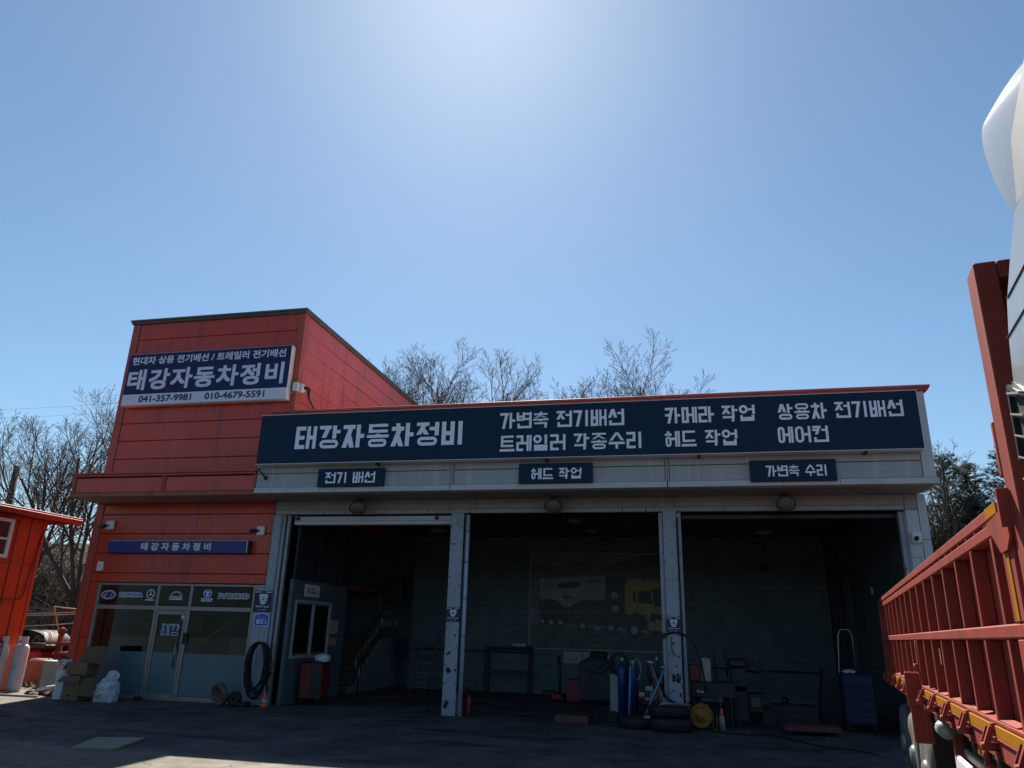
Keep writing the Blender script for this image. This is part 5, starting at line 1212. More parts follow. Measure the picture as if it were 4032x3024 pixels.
# loose clutter round the right pillar
random.seed(44)
for k, (x, y, w_, d_, h_, m, lab) in enumerate(((-0.95, 18.55, .30, .25, .34, RUSTM, 'rusty box behind the small dark cabinet by the right pillar'), (-1.70, 18.35, .22, .22, .20, INDK, 'dark small case at the foot of the tall white box'),
        (0.95, 18.95, .35, .3, .55, INDK, 'dark carton behind the black machine right of the pillar'), (1.75, 19.3, .3, .3, .35, STEELD, 'dark low box right of the pillar drill'), (0.15, 18.75, .25, .25, .58, RUSTM, 'rusty canister under the black machine'),
        (-4.35, 25.1, .4, .3, .12, STEELD, 'dark flat bar stock on the floor under the mural'), (-7.3, 25.1, .5, .35, .10, RUSTM, 'rusty plate on the floor beside the ladder'))):
    p = MB(); p.box(x - w_ / 2, x + w_ / 2, y - d_ / 2, y + d_ / 2, 0, h_, 0.015); p.box(x - w_ / 2 + .03, x + w_ / 2 - .03, y - d_ / 2 + .03, y + d_ / 2 - .03, h_ + 0.001, h_ + 0.02, 0.005)
    tag(obj('workshop_box', p, m), lab, 'box')
p = MB()
pts = [Vector((0.40, 17.55, 0.015))]
for k in range(26): pts.append(Vector((0.40 + 0.11 * k, 17.50 - 0.25 * math.sin(k * 0.45) - 0.004 * k * k, 0.015)))
p.tube(pts, 0.014, 6); tag(obj('floor_hose', p, BLACK), 'black air hose snaking over the floor of the right bay', 'hose')
p = MB()
pts = [Vector((-4.9 + 0.10 * k, 18.4 + 0.22 * math.sin(k * 0.5) + 0.02 * k, 0.012)) for k in range(24)]
p.tube(pts, 0.012, 6); tag(obj('floor_cable', p, BLACK), 'black cable winding over the floor of the middle bay', 'cable')
for (x, y, lab) in ((-6.3, 18.6, 'dark rag lying on the floor of the left bay'), (1.2, 17.3, 'dark rag lying on the yard in front of the right bay')):
    p = MB(); crumple(p, (x, y, 0.03), 0.14, 0.10, 0.045, int(x * 10) + 90, 12, 6, 0.3); tag(obj('rag', p, FABRIC), lab, 'rag')

# tangle of rods, hoses and small tools leaning left of the right pillar
random.seed(88)
t = thing('tool_tangle', 'dense tangle of rods, hoses and small tools left of the right pillar', 'tools', (-0.8, 18.0, 0))
for k in range(22):
    x, y = random.uniform(-1.12, -0.50), random.uniform(17.75, 18.25); h_ = random.uniform(0.5, 1.25); dx = random.uniform(-.22, .22)
    p = MB(); p.tube([(x, y, 0.24), (x + dx * .5, y + .04, 0.24 + h_ * .5), (x + dx, y + .06, 0.24 + h_ * .8)], random.choice((.008, .012, .016)), 6)
    if k % 3 == 0: p.tube([(x + dx - .05, y + .06, 0.24 + h_ * .8), (x + dx + .05, y + .06, 0.24 + h_ * .8)], 0.014, 6)
    obj('rod', p, random.choice((STEELD, RUSTM, INDK, REDM, GRUB, BLACK)), t)
for k in range(6):
    cx, cz = random.uniform(-1.0, -0.5), random.uniform(0.55, 1.1)
    p = MB(); coil(p, (cx, 17.9, cz), 0.10, 0.16, 2, 0.010, 200 + k, spread=0.03); obj('hose_loop', p, BLACK, t)
for k in range(9):
    x, z_ = random.uniform(-1.05, -0.5), random.uniform(0.25, 0.95); w_ = random.uniform(.03, .08)
    p = MB(); p.box(x - w_, x + w_, 17.80, 17.80 + w_, z_, z_ + w_ * 1.3, 0.008); obj('small_tool', p, random.choice((YELM, REDM, GRUB, STEELD, LBLUE)), t)
# ------------------------------------------------------------------ in front of the shop front
t = MB(); coil(t, (-10.33, 17.66, 0.86), 0.29, 0.60, 16, 0.017, 31, spread=0.10, sag=0.05)
t.tube([(-10.1, 17.7, 0.98), (-9.92, 17.62, 0.85), (-9.86, 17.55, 0.60), (-9.90, 17.5, 0.34)], 0.012, 6)
tag(obj('hose_coil', t, BLACK), 'thick coil of black hose hanging on the corner post by the number plate', 'hose')
t = thing('inspection_lamp', 'orange hand lamp standing on the ground right of the black hose coil', 'lamp', (-9.90, 17.5, 0))
p = MB(); p.lathe([(0.0, 0), (0.085, 0.0), (0.09, 0.06), (0.08, 0.09)], (-9.90, 17.45, 0), 'z', 16); p.lathe([(0.085, 0.20), (0.06, 0.235), (0.03, 0.26), (0.025, 0.36), (0.0, 0.36)], (-9.90, 17.45, 0), 'z', 16); obj('cap', p, ORM, t)
p = MB(); p.lathe([(0.075, 0.092), (0.075, 0.198)], (-9.90, 17.45, 0), 'z', 16); obj('lamp_glass', p, mat('milky_pink_plastic', (0.55, 0.36, 0.32), 0.3), t)
t = MB(); t.box(-10.55, -10.36, 17.55, 17.75, 0, 0.09, 0.01); tag(obj('concrete_block', t, CONC), 'pale concrete block on the ground under the hose coil', 'block')
t = thing('brake_drum', 'rusty brake drum leaning on its side in front of the shop window', 'brake drum', (-11.05, 17.3, 0))
Rm = Matrix.Translation((-11.05, 17.35, 0.26)) @ Matrix.Rotation(math.radians(-20), 4, 'Z') @ Matrix.Rotation(math.radians(14), 4, 'X')
p = MB(); p.lathe([(0.0, -0.02), (0.08, -0.02), (0.09, -0.05), (0.18, -0.05), (0.20, -0.075), (0.23, -0.085), (0.26, -0.06), (0.26, 0.05), (0.23, 0.06), (0.0, 0.05)], (0, 0, 0), 'y', 30, Rm); obj('drum', p, RUSTM, t)
for k in range(8):
    a = 2 * PI * k / 8; p = MB(); p.lathe([(0, -0.075), (0.014, -0.07), (0.014, -0.045)], (0.15 * math.cos(a), 0, 0.15 * math.sin(a)), 'y', 8, Rm); obj('bolt', p, STEELD, t)
t = thing('trolley_wheel', 'small black trolley wheel lying beside the rusty brake drum', 'wheel', (-10.62, 17.4, 0))
p = MB(); p.lathe([(0.10, -0.06), (0.13, -0.07), (0.165, -0.04), (0.165, 0.04), (0.13, 0.07), (0.10, 0.06)], (-10.66, 17.38, 0.165), 'y', 24); obj('tyre', p, BLACK, t)
p = MB(); p.lathe([(0, -0.06), (0.03, -0.06), (0.03, -0.03), (0.10, -0.045), (0.10, 0.04), (0, 0.04)], (-10.66, 17.38, 0.165), 'y', 20); obj('rim', p, STEELD, t)
t = MB(); t.box(-10.56, -10.3, 17.30, 17.50, 0, 0.11, 0.02); tag(obj('black_block', t, BLACK), 'low black rubber block right of the small trolley wheel', 'block')
t = MB(); t.box(-13.72, -13.52, 17.70, 17.84, 0.0, 0.07, 0.03); tag(obj('door_stop', t, BLACK), 'black rubber wedge on the ground at the left foot of the glass door', 'door stop')

# ------------------------------------------------------------------ rubbish at the left corner
t = thing('cardboard_box', 'brown cardboard box standing in front of the corner with folded flaps', 'box', (-14.80, 16.95, 0), 'boxes at the office corner')
p = MB(); p.box(-14.98, -14.52, 16.72, 17.12, 0.0, 0.56, 0.008); obj('carton', p, CARD, t)
p = MB(); p.prism([(-15.00, 16.71, 0.56), (-14.50, 16.71, 0.56), (-14.46, 16.60, 0.40), (-15.06, 16.58, 0.42)], (0, 0.008, 0.004)); p.prism([(-14.51, 16.72, 0.56), (-14.51, 17.12, 0.56), (-14.25, 17.10, 0.50), (-14.23, 16.78, 0.47)], (0, 0, 0.008)); obj('flap', p, CARDD, t)
p = MB(); p.prism([(-14.82, 16.713, 0.10), (-14.70, 16.713, 0.10), (-14.70, 16.713, 0.13), (-14.82, 16.713, 0.13)], (0, -0.003, 0)); obj('print', p, STEELD, t)
t = thing('cardboard_box', 'upper brown cardboard box with a tall open flap stacked on the other', 'box', (-14.80, 17.2, 0.57), 'boxes at the office corner')
p = MB(); p.box(-15.05, -14.45, 16.80, 17.22, 0.575, 0.86, 0.008); obj('carton', p, CARD, t)
p = MB(); p.prism([(-15.08, 17.22, 0.86), (-14.44, 17.22, 0.86), (-14.38, 17.30, 1.25), (-15.06, 17.32, 1.22)], (0, 0.008, 0)); p.prism([(-14.44, 16.82, 0.86), (-14.44, 17.2, 0.86), (-14.08, 17.18, 0.90), (-14.10, 16.86, 0.84)], (0, 0, 0.008)); p.prism([(-15.06, 16.82, 0.86), (-15.06, 17.2, 0.86), (-15.20, 17.18, 0.70), (-15.20, 16.85, 0.68)], (0.006, 0, 0.004)); obj('flap', p, CARDD, t)
p = MB(); p.prism([(-14.50, 16.70, 0.12), (-14.18, 16.75, 0.10), (-14.18, 16.78, 0.52), (-14.50, 16.73, 0.50)], (0.0, 0.01, 0)); tag(obj('loose_card', p, CARDD), 'loose cardboard sheet leaning between the box and the clear bag', 'cardboard')
def bag(mb, c, rx, ry, h, seed, n=26, m=14):
    random.seed(seed); vs = []; fs = []
    ph = [random.uniform(0, 6) for _ in range(4)]
    for i in range(m + 1):
        f_ = i / m; r = (1 - 0.08 * math.sin(f_ * 3)) * (1.0 if f_ < 0.72 else 1 - ((f_ - 0.72) / 0.28) ** 1.4 * 0.72)
        for j in range(n):
            a = 2 * PI * j / n
            k = 1 + 0.10 * math.sin(3 * a + ph[0] + 3 * f_) + 0.07 * math.sin(7 * a + ph[1] - 5 * f_) + random.uniform(-0.05, 0.05)
            vs.append((c[0] + rx * r * k * math.cos(a), c[1] + ry * r * k * math.sin(a), c[2] + h * f_ + 0.04 * math.sin(5 * a + ph[2]) * f_))
    for i in range(m):
        for j in range(n): fs.append((i * n + j, i * n + (j + 1) % n, (i + 1) * n + (j + 1) % n, (i + 1) * n + j))
    mb.smooth = False; mb.add(vs, fs)
t = thing('clear_bag', 'clear plastic bag of rubbish on the ground right of the cardboard boxes', 'bag', (-13.92, 16.95, 0))
p = MB(); bag(p, (-13.89, 16.95, 0.0), 0.29, 0.24, 0.52, 5); crumple(p, (-13.80, 16.95, 0.56), 0.17, 0.13, 0.14, 71, 16, 8, 0.22); obj('skin', p, BAGC, t)
for k, (dx, dz, r) in enumerate(((-0.10, 0.12, 0.15), (0.12, 0.14, 0.14), (0.0, 0.30, 0.16), (0.14, 0.36, 0.12))):
    p = MB(); crumple(p, (-13.89 + dx, 16.93, dz + 0.03), r, 0.13, r * 0.8, 40 + k, 12, 7, 0.25); obj('rubbish', p, BAGW, t)
p = MB(); p.lathe([(0, -0.002), (0.06, 0.0), (0.06, 0.02), (0, 0.022)], (-13.89, 16.62, 0.16), 'y', 14); obj('paper_cup', p, mat('pale_orange_card', (0.5, 0.3, 0.18), 0.7), t)
t = thing('white_sack', 'tall white woven sack standing left of the cardboard boxes', 'sack', (-15.25, 17.0, 0))
p = MB(); bag(p, (-15.22, 17.05, 0.0), 0.23, 0.2, 0.84, 14); obj('sack', p, BAGW, t)
p = MB(); p.tube([(-15.40, 16.90, 0.92), (-15.22, 16.86, 0.95), (-15.08, 16.88, 0.94)], 0.018, 6); obj('strap', p, BLACK, t)
p = MB(); crumple(p, (-15.28, 17.02, 0.86), 0.15, 0.12, 0.09, 61, 14, 6, 0.2); p.tube([(-15.43, 16.93, 0.92), (-15.38, 16.90, 0.80)], [0.035, 0.05], 8); obj('handle', p, BAGW, t)
t = thing('foam_box', 'pale green and pink carton standing left of the white sack', 'box', (-16.7, 18.3, 0))
p = MB(); p.box(-16.95, -16.45, 18.1, 18.55, 0.0, 0.78, 0.008); obj('carton', p, mat('pale_green_card', (0.33, 0.35, 0.29), 0.8), t)
p = MB(); p.box(-16.445, -16.425, 18.12, 18.53, 0.02, 0.76); obj('side_panel', p, mat('pale_pink_card', (0.42, 0.30, 0.24), 0.8), t)
p = MB(); p.box(-16.97, -16.42, 18.08, 18.57, 0.782, 0.80); obj('rim', p, SIGNW, t)
t = MB(); t.tube([(-16.62, 17.55, 0.06), (-16.3, 17.62, 0.16), (-15.9, 17.72, 0.24)], [0.035, 0.05, 0.04], 8); tag(obj('white_pipe', t, SIGNW), 'white plastic pipe lying at a slant in front of the pale green carton', 'pipe')
t = MB(); random.seed(77)
for k in range(14): crumple(t, (-16.2 + random.uniform(-.35, .4), 17.5 + random.uniform(-.3, .35), 0.05), random.uniform(.05, .13), random.uniform(.05, .12), random.uniform(.04, .10), 90 + k, 7, 4, 0.35)
kind(tag(obj('rubble', t, RUSTM), 'small heap of dusty rubble beside the white pipe', 'rubble'), 'stuff')
t = MB(); t.box(-19.5, -15.85, 16.90, 16.96, 0.0, 0.05, 0.008); tag(obj('edge_rail', t, PLANKM), 'long thin metal rail lying across the sunlit ground before the gas bottles', 'rail')
t = MB(); t.prism([(-17.45, 18.9, 0.02), (-16.75, 18.8, 0.02), (-16.7, 18.95, 0.30), (-17.4, 19.1, 0.28)], (0.02, 0.05, 0.02)); tag(obj('tin_sheet', t, PLANKM), 'crumpled pale sheet on the ground behind the gas bottles', 'sheet')
t = MB(); t.box(-17.6, -16.6, 19.8, 19.95, 0.0, 0.12, 0.01); tag(obj('timber', t, RUSTM), 'reddish timber lying behind the pale crumpled sheet', 'timber')
# steel hatch in the yard
t = thing('ground_hatch', 'pale square cover plate lying on the dark yard in front', 'plate', (-9.0, 11.2, 0))
p = MB(); p.prism([(-9.13, 10.60, 0.004), (-8.50, 10.78, 0.004), (-8.86, 11.92, 0.004), (-9.60, 11.68, 0.004)], (0, 0, 0.03)); obj('plate', p, CONC, t)
# LPG bottles
def lpg(x, y, lab, rz):
    t = thing('gas_bottle', lab, 'gas bottle', (x, y, 0), 'tall gas bottles at the orange shed')
    p = MB(); p.lathe([(0.0, 0.03), (0.15, 0.03), (0.185, 0.06), (0.19, 0.10), (0.19, 1.08), (0.18, 1.14), (0.14, 1.19), (0.06, 1.22), (0.03, 1.23), (0.0, 1.23)], (x, y, 0), 'z', 28); obj('bottle', p, LPGM, t)
    p = MB(); p.lathe([(0.16, 0.0), (0.165, 0.10)], (x, y, 0), 'z', 24); obj('foot_ring', p, LPGM, t)
    n = 16; vs = []
    p = MB()
    for k in range(n + 1):
        a = rz + 0.5 + (2 * PI - 1.0) * k / n
        vs += [(x + 0.125 * math.cos(a), y + 0.125 * math.sin(a), 1.19), (x + 0.125 * math.cos(a), y + 0.125 * math.sin(a), 1.40)]
    p.add(vs, [(2 * k, 2 * k + 2, 2 * k + 3, 2 * k + 1) for k in range(n)]); obj('collar', p, LPGM, t)
    p = MB(); p.lathe([(0.03, 1.22), (0.03, 1.32), (0.015, 1.34), (0.0, 1.34)], (x, y, 0), 'z', 10); p.tube([(x - 0.06, y - 0.05, 1.30), (x + 0.06, y - 0.05, 1.30)], 0.018, 8); obj('valve', p, RUSTM, t)
    return t
T1_ = lpg(-17.93, 17.62, 'left tall grey gas bottle with a rust streak and black hose loop', -PI / 2)
T2_ = lpg(-17.62, 17.95, 'right tall grey gas bottle, half behind the left one', -PI / 2)
fontline(T2_, 'L P G', -17.74, -17.50, 0.58, 0.66, 17.755, mat('faded_grey_print', (0.35, 0.30, 0.29), 0.7), 0.02)
p = MB(); p.tube([(-17.86, 17.5, 1.30), (-17.74, 17.42, 1.20), (-17.70, 17.40, 0.95), (-17.78, 17.40, 0.70), (-17.95, 17.41, 0.58), (-18.06, 17.41, 0.66), (-18.03, 17.41, 0.85)], 0.012, 8)
p.tube([(-17.70, 17.42, 1.28), (-17.80, 17.42, 1.08), (-17.95, 17.42, 1.03), (-18.1, 17.45, 1.15)], 0.010, 8); p.box(-18.07, -17.99, 17.39, 17.43, 0.84, 0.98, 0.012); obj('gas_hose', p, BLACK, T1_)

# ------------------------------------------------------------------ orange shed
SH = thing('orange_shed', 'bright orange metal shed with white window at the left edge', 'shed', (-19.6, 16.2, 0))
p = MB(); p.box(-21.4, -17.96, 14.3, 18.15, 0.0, 4.60); obj('wall', p, ORANGE, SH)
y = 14.3
while y < 18.1:
    p = MB(); p.box(-17.957, -17.925, y + 0.02, min(y + 0.40, 18.15), 0.02, 4.55, 0.012)
    if y + 0.40 > 15.9 and y < 17.05:
        p = MB(); p.box(-17.957, -17.925, y + 0.02, y + 0.40, 0.02, 3.36, 0.012); p.box(-17.957, -17.925, y + 0.02, y + 0.40, 4.49, 4.55, 0.01)
    obj('wall_sheet', p, ORANGE, SH); y += 0.42
p = MB(); p.box(-17.955, -17.90, 18.06, 18.16, 0, 4.6, 0.01); obj('corner_trim', p, ORANGE, SH)
p = MB()
p.box(-21.6, -17.60, 13.9, 19.1, 4.70, 4.76, 0.01); p.box(-17.62, -17.56, 13.9, 19.1, 4.56, 4.70, 0.01); p.box(-21.6, -17.62, 19.04, 19.1, 4.58, 4.699); obj('roof', p, mat('orange_fascia_paint', (0.34, 0.022, 0.012), 0.55, var=0.12), SH)
wfr = MB()
for a in ((15.88, 15.98, 3.40, 4.44), (16.96, 17.06, 3.40, 4.44), (15.98, 16.96, 4.35, 4.44), (15.98, 16.96, 3.40, 3.49)): wfr.box(-17.94, -17.87, *a, 0.01)
WFr = obj('window_frame', wfr, WHITE, SH)
p = MB(); p.box(-17.93, -17.92, 15.985, 16.955, 3.495, 4.345); obj('pane', p, mat('dark_glazing', (0.03, 0.035, 0.04), 0.15), WFr)
p = MB(); p.box(-17.945, -17.90, 15.985, 16.955, 3.88, 3.93, 0.006); obj('window_bar', p, WHITE, WFr)
p = MB(); p.tube([(-17.90, 18.1, 4.3), (-17.89, 18.0, 3.5), (-17.89, 17.95, 3.2), (-17.89, 17.88, 2.5), (-17.89, 17.8, 2.36), (-17.89, 17.3, 2.34), (-17.89, 14.6, 2.45)], 0.018, 6); p.tube([(-17.89, 17.98, 3.3), (-17.89, 17.4, 3.32), (-17.89, 16.6, 3.25)], 0.008, 6); obj('cable', p, mat('red_brown_cable', (0.14, 0.03, 0.02), 0.6), SH)

# ------------------------------------------------------------------ machinery behind the shed
t = thing('storage_tank', 'big weathered brown tank on its side behind the red office corner', 'tank', (-18.3, 22.5, 0))
p = MB(); p.lathe([(0.0, -0.42), (0.45, -0.36), (0.78, -0.2), (0.95, 0.0), (0.97, 0.05), (0.97, 3.2), (0.0, 3.4)], (-18.85, 22.2, 1.08), 'y', 36); obj('shell', p, TANKM, t)
p = MB(); p.lathe([(0.98, 0.10), (0.995, 0.12), (0.995, 0.20), (0.98, 0.22)], (-18.85, 22.2, 1.08), 'y', 36); obj('band', p, RUSTM, t)
for y in (22.6, 24.8):
    p = MB(); p.box(-19.6, -18.1, y, y + 0.15, 0.0, 0.45, 0.02); obj('cradle', p, RUSTM, t)
t = thing('excavator', 'old red excavator body with a black cut open drum and white cover', 'machine', (-20.4, 21.0, 0))
p = MB(); p.box(-21.9, -19.55, 20.6, 22.0, 0.55, 0.98, 0.10); obj('body', p, REDM, t)
p = MB(); p.box(-21.6, -19.3, 20.55, 21.9, 0.985, 1.12, 0.03); p.tube([(-19.6, 20.7, 1.05), (-19.05, 20.65, 1.05)], 0.05, 10); obj('deck', p, STEELD, t)
n = 14
p = MB(); vs = []
for k in range(n + 1):
    a = PI * k / n; vs += [(-20.30 + 0.80 * math.cos(a) , 20.75, 1.13 + 0.40 * math.sin(a)), (-20.30 + 0.78 * math.cos(a), 21.8, 1.13 + 0.40 * math.sin(a))]
p.smooth = True; p.add(vs, [(2 * k, 2 * k + 1, 2 * k + 3, 2 * k + 2) for k in range(n)]); obj('cut_drum', p, BLACK, t)
p = MB(); vs = []
for k in range(9):
    a = 0.02 + 0.95 * k / 8; vs += [(-20.30 + 0.83 * math.cos(a), 20.70, 1.14 + 0.42 * math.sin(a)), (-20.30 + 0.83 * math.cos(a), 21.2, 1.14 + 0.42 * math.sin(a))]
p.smooth = True; p.add(vs, [(2 * k, 2 * k + 1, 2 * k + 3, 2 * k + 2) for k in range(8)]); obj('cover', p, mat('dusty_white_cover', (0.30, 0.29, 0.26), 0.8, var=0.2, scale=8), t)
p = MB(); p.box(-20.9, -20.7, 20.58, 20.62, 1.14, 1.32); obj('plate', p, CARD, t)
p = MB(); p.box(-21.9, -19.7, 20.7, 22.0, 0.0, 0.5, 0.15); obj('track', p, BLACK, t)
t = thing('valve_stack', 'rusty pipe and valve stack in front of the brown tank', 'valve', (-19.0, 20.8, 0))
p = MB(); p.tube([(-19.05, 20.8, 0.0), (-19.05, 20.8, 1.5)], 0.09, 12); p.lathe([(0.0, -0.13), (0.1, -0.08), (0.14, 0), (0.1, 0.08), (0, 0.13)], (-19.05, 20.8, 1.52), 'z', 14)
for z in (0.55, 0.85, 1.15): p.tube([(-19.2, 20.8, z), (-18.7, 20.8, z)], 0.05, 10); p.lathe([(0.16, -0.02), (0.16, 0.02)], (-19.05, 20.8, z), 'z', 16)
obj('pipe', p, mat('rust_red_pipe', (0.12, 0.035, 0.03), 0.8, var=0.4, scale=7), t)
p = MB()
for z, d in ((0.62, 0.1), (0.9, 0.18), (1.2, 0.22)): p.tube([(-18.95, 20.7, z), (-18.65 + d, 20.68, z + 0.02)], 0.02, 8)
obj('lever', p, PLANKM, t)
p = MB(); p.tube([(-19.1, 20.7, 1.55), (-19.35, 20.6, 2.25), (-19.05, 20.6, 2.22), (-18.5, 20.7, 2.18)], 0.018, 6); obj('rod', p, mat('pale_yellow_rod', (0.5, 0.44, 0.28), 0.6), t)
t = MB(); t.lathe([(0.0, 0.0), (0.36, 0.0), (0.38, 0.1), (0.38, 0.62), (0.30, 0.72), (0.2, 0.75), (0.0, 0.76)], (-18.9, 20.1, 0.0), 'z', 24); tag(obj('rusty_drum', t, TANKM), 'short weathered round drum in front of the valve stack', 'drum')
t = MB()
for k, (a, b) in enumerate((((-22.5, 21.5, 2.0), (-16.2, 21.0, 2.42)), ((-22.5, 21.8, 1.95), (-16.2, 21.2, 2.38)), ((-22.0, 21.4, 1.6), (-16.2, 20.9, 2.15)))):
    a, b = Vector(a), Vector(b); t.tube([a + (b - a) * (i / 10) + Vector((0, 0, -0.12 * math.sin(PI * i / 10))) for i in range(11)], 0.018, 6)
tag(obj('sagging_cable', t, PLANKM), 'grey cables sagging between the shed and the red tower', 'cable')
t = MB(); random.seed(15)
for k in range(60):
    x, y = random.uniform(-19.5, -17.6), random.uniform(18.9, 19.9)
    for j in range(5):
        a = random.uniform(0, 6.28); l = random.uniform(0.06, 0.16); q = Vector((x, y, 0)); d = Vector((math.cos(a), math.sin(a), 1.2)) * l; s = Vector((-math.sin(a), math.cos(a), 0)) * 0.02
        t.add([q - s, q + s, q + d], [(0, 1, 2)])
kind(tag(obj('weeds', t, GREENP), 'low green weeds on the ground behind the gas bottles', 'weeds'), 'stuff')
# ------------------------------------------------------------------ flatbed trailer, built in its own axes: x across, y along, z up
TZ = math.radians(-9.42)
TR = thing('trailer', 'red oxide flatbed trailer with ribbed drop sides running up to the right bay', 'trailer', (0, 0, 0), None, TZ)
def tp(name, mb, m, parent=TR, label=None): return obj(name, mb, m, parent, label, local=True)
X0 = 0.82; Y0, Y1 = 3.98, 14.15
p = MB(); p.box(X0 + 0.02, 3.30, Y0, Y1, 1.26, 1.36, 0.0); tp('deck', p, TRAIL)
for xa, xb, sgn in ((0.82, 0.90, 1), (3.22, 3.30, -1)):
    near = sgn == 1
    side = MB(); side.box(xa + 0.078 if near else xa, xb + 0.01 if near else xb - 0.06, Y0 + 0.05, Y1, 1.44, 2.44); tp('side_sheet', side, TRAIL)
    p = MB(); p.box(xa - 0.005, xb, Y0 + 0.05, Y1, 2.456, 2.52, 0.008); tp('cap_rail', p, TRAIL)
    p = MB(); p.box(xa - 0.003, xa + 0.076, Y0 + 0.05, Y1, 2.376, 2.442, 0.008); tp('top_rail', p, TRAIL)
    k = 0
    p = MB(); y = Y0 + 0.3
    while y < Y1:
        p.box(xa, xa + 0.03, y, y + 0.035, 2.442, 2.456); y += 0.30
    tp('rail_spacer', p, TRAIL)
    p = MB(); p.box(xa - 0.006, xa + 0.076, Y0 + 0.05, Y1, 1.885, 1.952, 0.008); tp('middle_rail', p, TRAIL)
    p = MB(); p.box(xa - 0.002, xa + 0.076, Y0 + 0.05, Y1, 1.437, 1.462, 0.006); tp('bottom_rail', p, TRAIL)
    for k in range(16):
        y = 4.50 + 0.625 * k
        if not near and k % 2: continue
        p = MB(); p.box(xa + 0.0, xa + 0.076, y - 0.026, y + 0.026, 1.464, 1.883, 0.004); p.box(xa + 0.0, xa + 0.076, y - 0.026, y + 0.026, 1.954, 2.374, 0.004); tp('rib', p, TRAIL)
# corner board and gusset at the front
p = MB(); p.box(X0 - 0.004, X0 + 0.058, 4.03, 4.26, 1.464, 1.883, 0.006); p.box(X0 - 0.004, X0 + 0.058, 4.03, 4.26, 1.954, 2.374, 0.006); tp('corner_board', p, TRAIL)
p = MB(); p.prism([(X0 - 0.02, 4.44, 2.435), (X0 - 0.02, 3.97, 2.46), (X0 - 0.02, 3.97, 2.32), (X0 - 0.02, 4.06, 2.27), (X0 - 0.02, 4.20, 2.27)], (0.014, 0, 0)); tp('gusset', p, TRAIL)
p = MB(); p.box(X0 - 0.054, X0 - 0.003, 3.90, 3.925, 2.355, 2.53, 0.004); tp('post_socket', p, TRAIL)
p = MB(); p.box(X0 - 0.009, X0 - 0.0055, 4.115, 4.175, 1.96, 2.26); tp('reflective_strip', p, YEL)
p = MB(); p.box(X0 - 0.011, X0 - 0.0065, 4.20, 4.46, 2.462, 2.515); tp('reflective_strip', p, YEL)
p = MB(); p.box(X0 - 0.008, X0 - 0.0045, 7.08, 7.12, 1.70, 1.82); tp('reflective_strip', p, mat('worn_amber_tape', (0.30, 0.17, 0.05), 0.6))
# chassis edge beam, hinges and reflective tape between them
p = MB(); p.box(X0 - 0.0, X0 + 0.06, Y0, Y1, 1.25, 1.355, 0.006); p.box(X0 - 0.012, X0 + 0.06, Y0, Y1, 1.358, 1.368, 0.002); tp('edge_beam', p, TRAIL)
p = MB(); p.box(3.24, 3.30, Y0, Y1, 1.25, 1.43, 0.006); tp('edge_beam', p, TRAIL)
p = MB(); p.box(X0 + 0.03, X0 + 0.06, Y0, Y1, 1.369, 1.434); tp('hinge_rail', p, TRAIL)
ys = [4.36 + 0.865 * k for k in range(12)]
for i, y in enumerate(ys):
    if abs(y - 9.2) < 0.3: pass
    q = MB(); q.box(X0 - 0.025, X0 + 0.03, y - 0.025, y + 0.025, 1.40, 1.445, 0.006); q.bar((X0 - 0.02, y, 1.42), (X0 - 0.06, y, 1.325), 0.04, 0.03); q.bar((X0 - 0.03, y + 0.03, 1.42), (X0 - 0.07, y + 0.03, 1.325), 0.012, 0.03)
    q.tube([(X0 - 0.085, y, 1.318), (X0 + 0.005, y, 1.318)], 0.022, 10); q.box(X0 - 0.02, X0 - 0.001, y - 0.04, y + 0.05, 1.25, 1.30, 0.004); tp('hinge', q, TRAIL)
    if i + 1 < len(ys):
        q = MB(); q.box(X0 - 0.010, X0 + 0.029, y + 0.05, ys[i + 1] - 0.04, 1.371, 1.433, 0.002); tp('reflective_strip', q, YEL)
        q = MB(); q.prism([(X0 + 0.002, y + 0.30, 1.463), (X0 + 0.002, y + 0.80, 1.463), (X0 + 0.055, y + 0.75, 1.475), (X0 + 0.055, y + 0.33, 1.475)], (0, 0, 0.004)); tp('rib_foot', q, TRAIL)
# vertical pivot plate two thirds of the way along
p = MB(); p.box(X0 - 0.14, X0 + 0.02, 8.98, 9.03, 1.25, 1.58, 0.012); p.box(X0 - 0.12, X0 + 0.06, 8.98, 9.03, 0.92, 1.248, 0.01); p.box(X0 - 0.01, X0 + 0.05, 8.94, 8.978, 1.0, 1.66, 0.006); tp('pivot_plate', p, TRAIL)
p = MB(); p.box(X0 - 0.012, X0 + 0.02, 8.90, 8.975, 1.585, 1.88, 0.006); p.tube([(X0 - 0.02, 8.94, 1.60), (X0 - 0.02, 8.94, 1.66)], 0.03, 10); tp('pivot_post', p, TRAIL)
# headboard
p = MB(); p.box(X0, 0.915, 3.79, 3.97, 1.25, 3.60, 0.006); tp('headboard_post', p, TRAIL); p = MB(); p.box(3.09, 3.30, 3.79, 3.97, 1.25, 3.60, 0.010); tp('headboard_post', p, TRAIL)
p = MB(); p.box(0.918, 3.087, 3.79, 3.97, 3.51, 3.60, 0.006); p.box(0.918, 3.087, 3.79, 3.97, 2.30, 2.42, 0.008); tp('headboard_beam', p, TRAIL)
p = MB(); p.box(0.918, 3.087, 3.94, 3.965, 1.37, 2.295); p.box(0.918, 3.087, 3.94, 3.965, 2.425, 3.505); tp('headboard_panel', p, TRAIL)
p = MB(); p.box(X0 - 0.004, X0 + 0.03, 3.975, 4.02, 2.6, 2.86, 0.006); tp('post_rib', p, TRAIL)
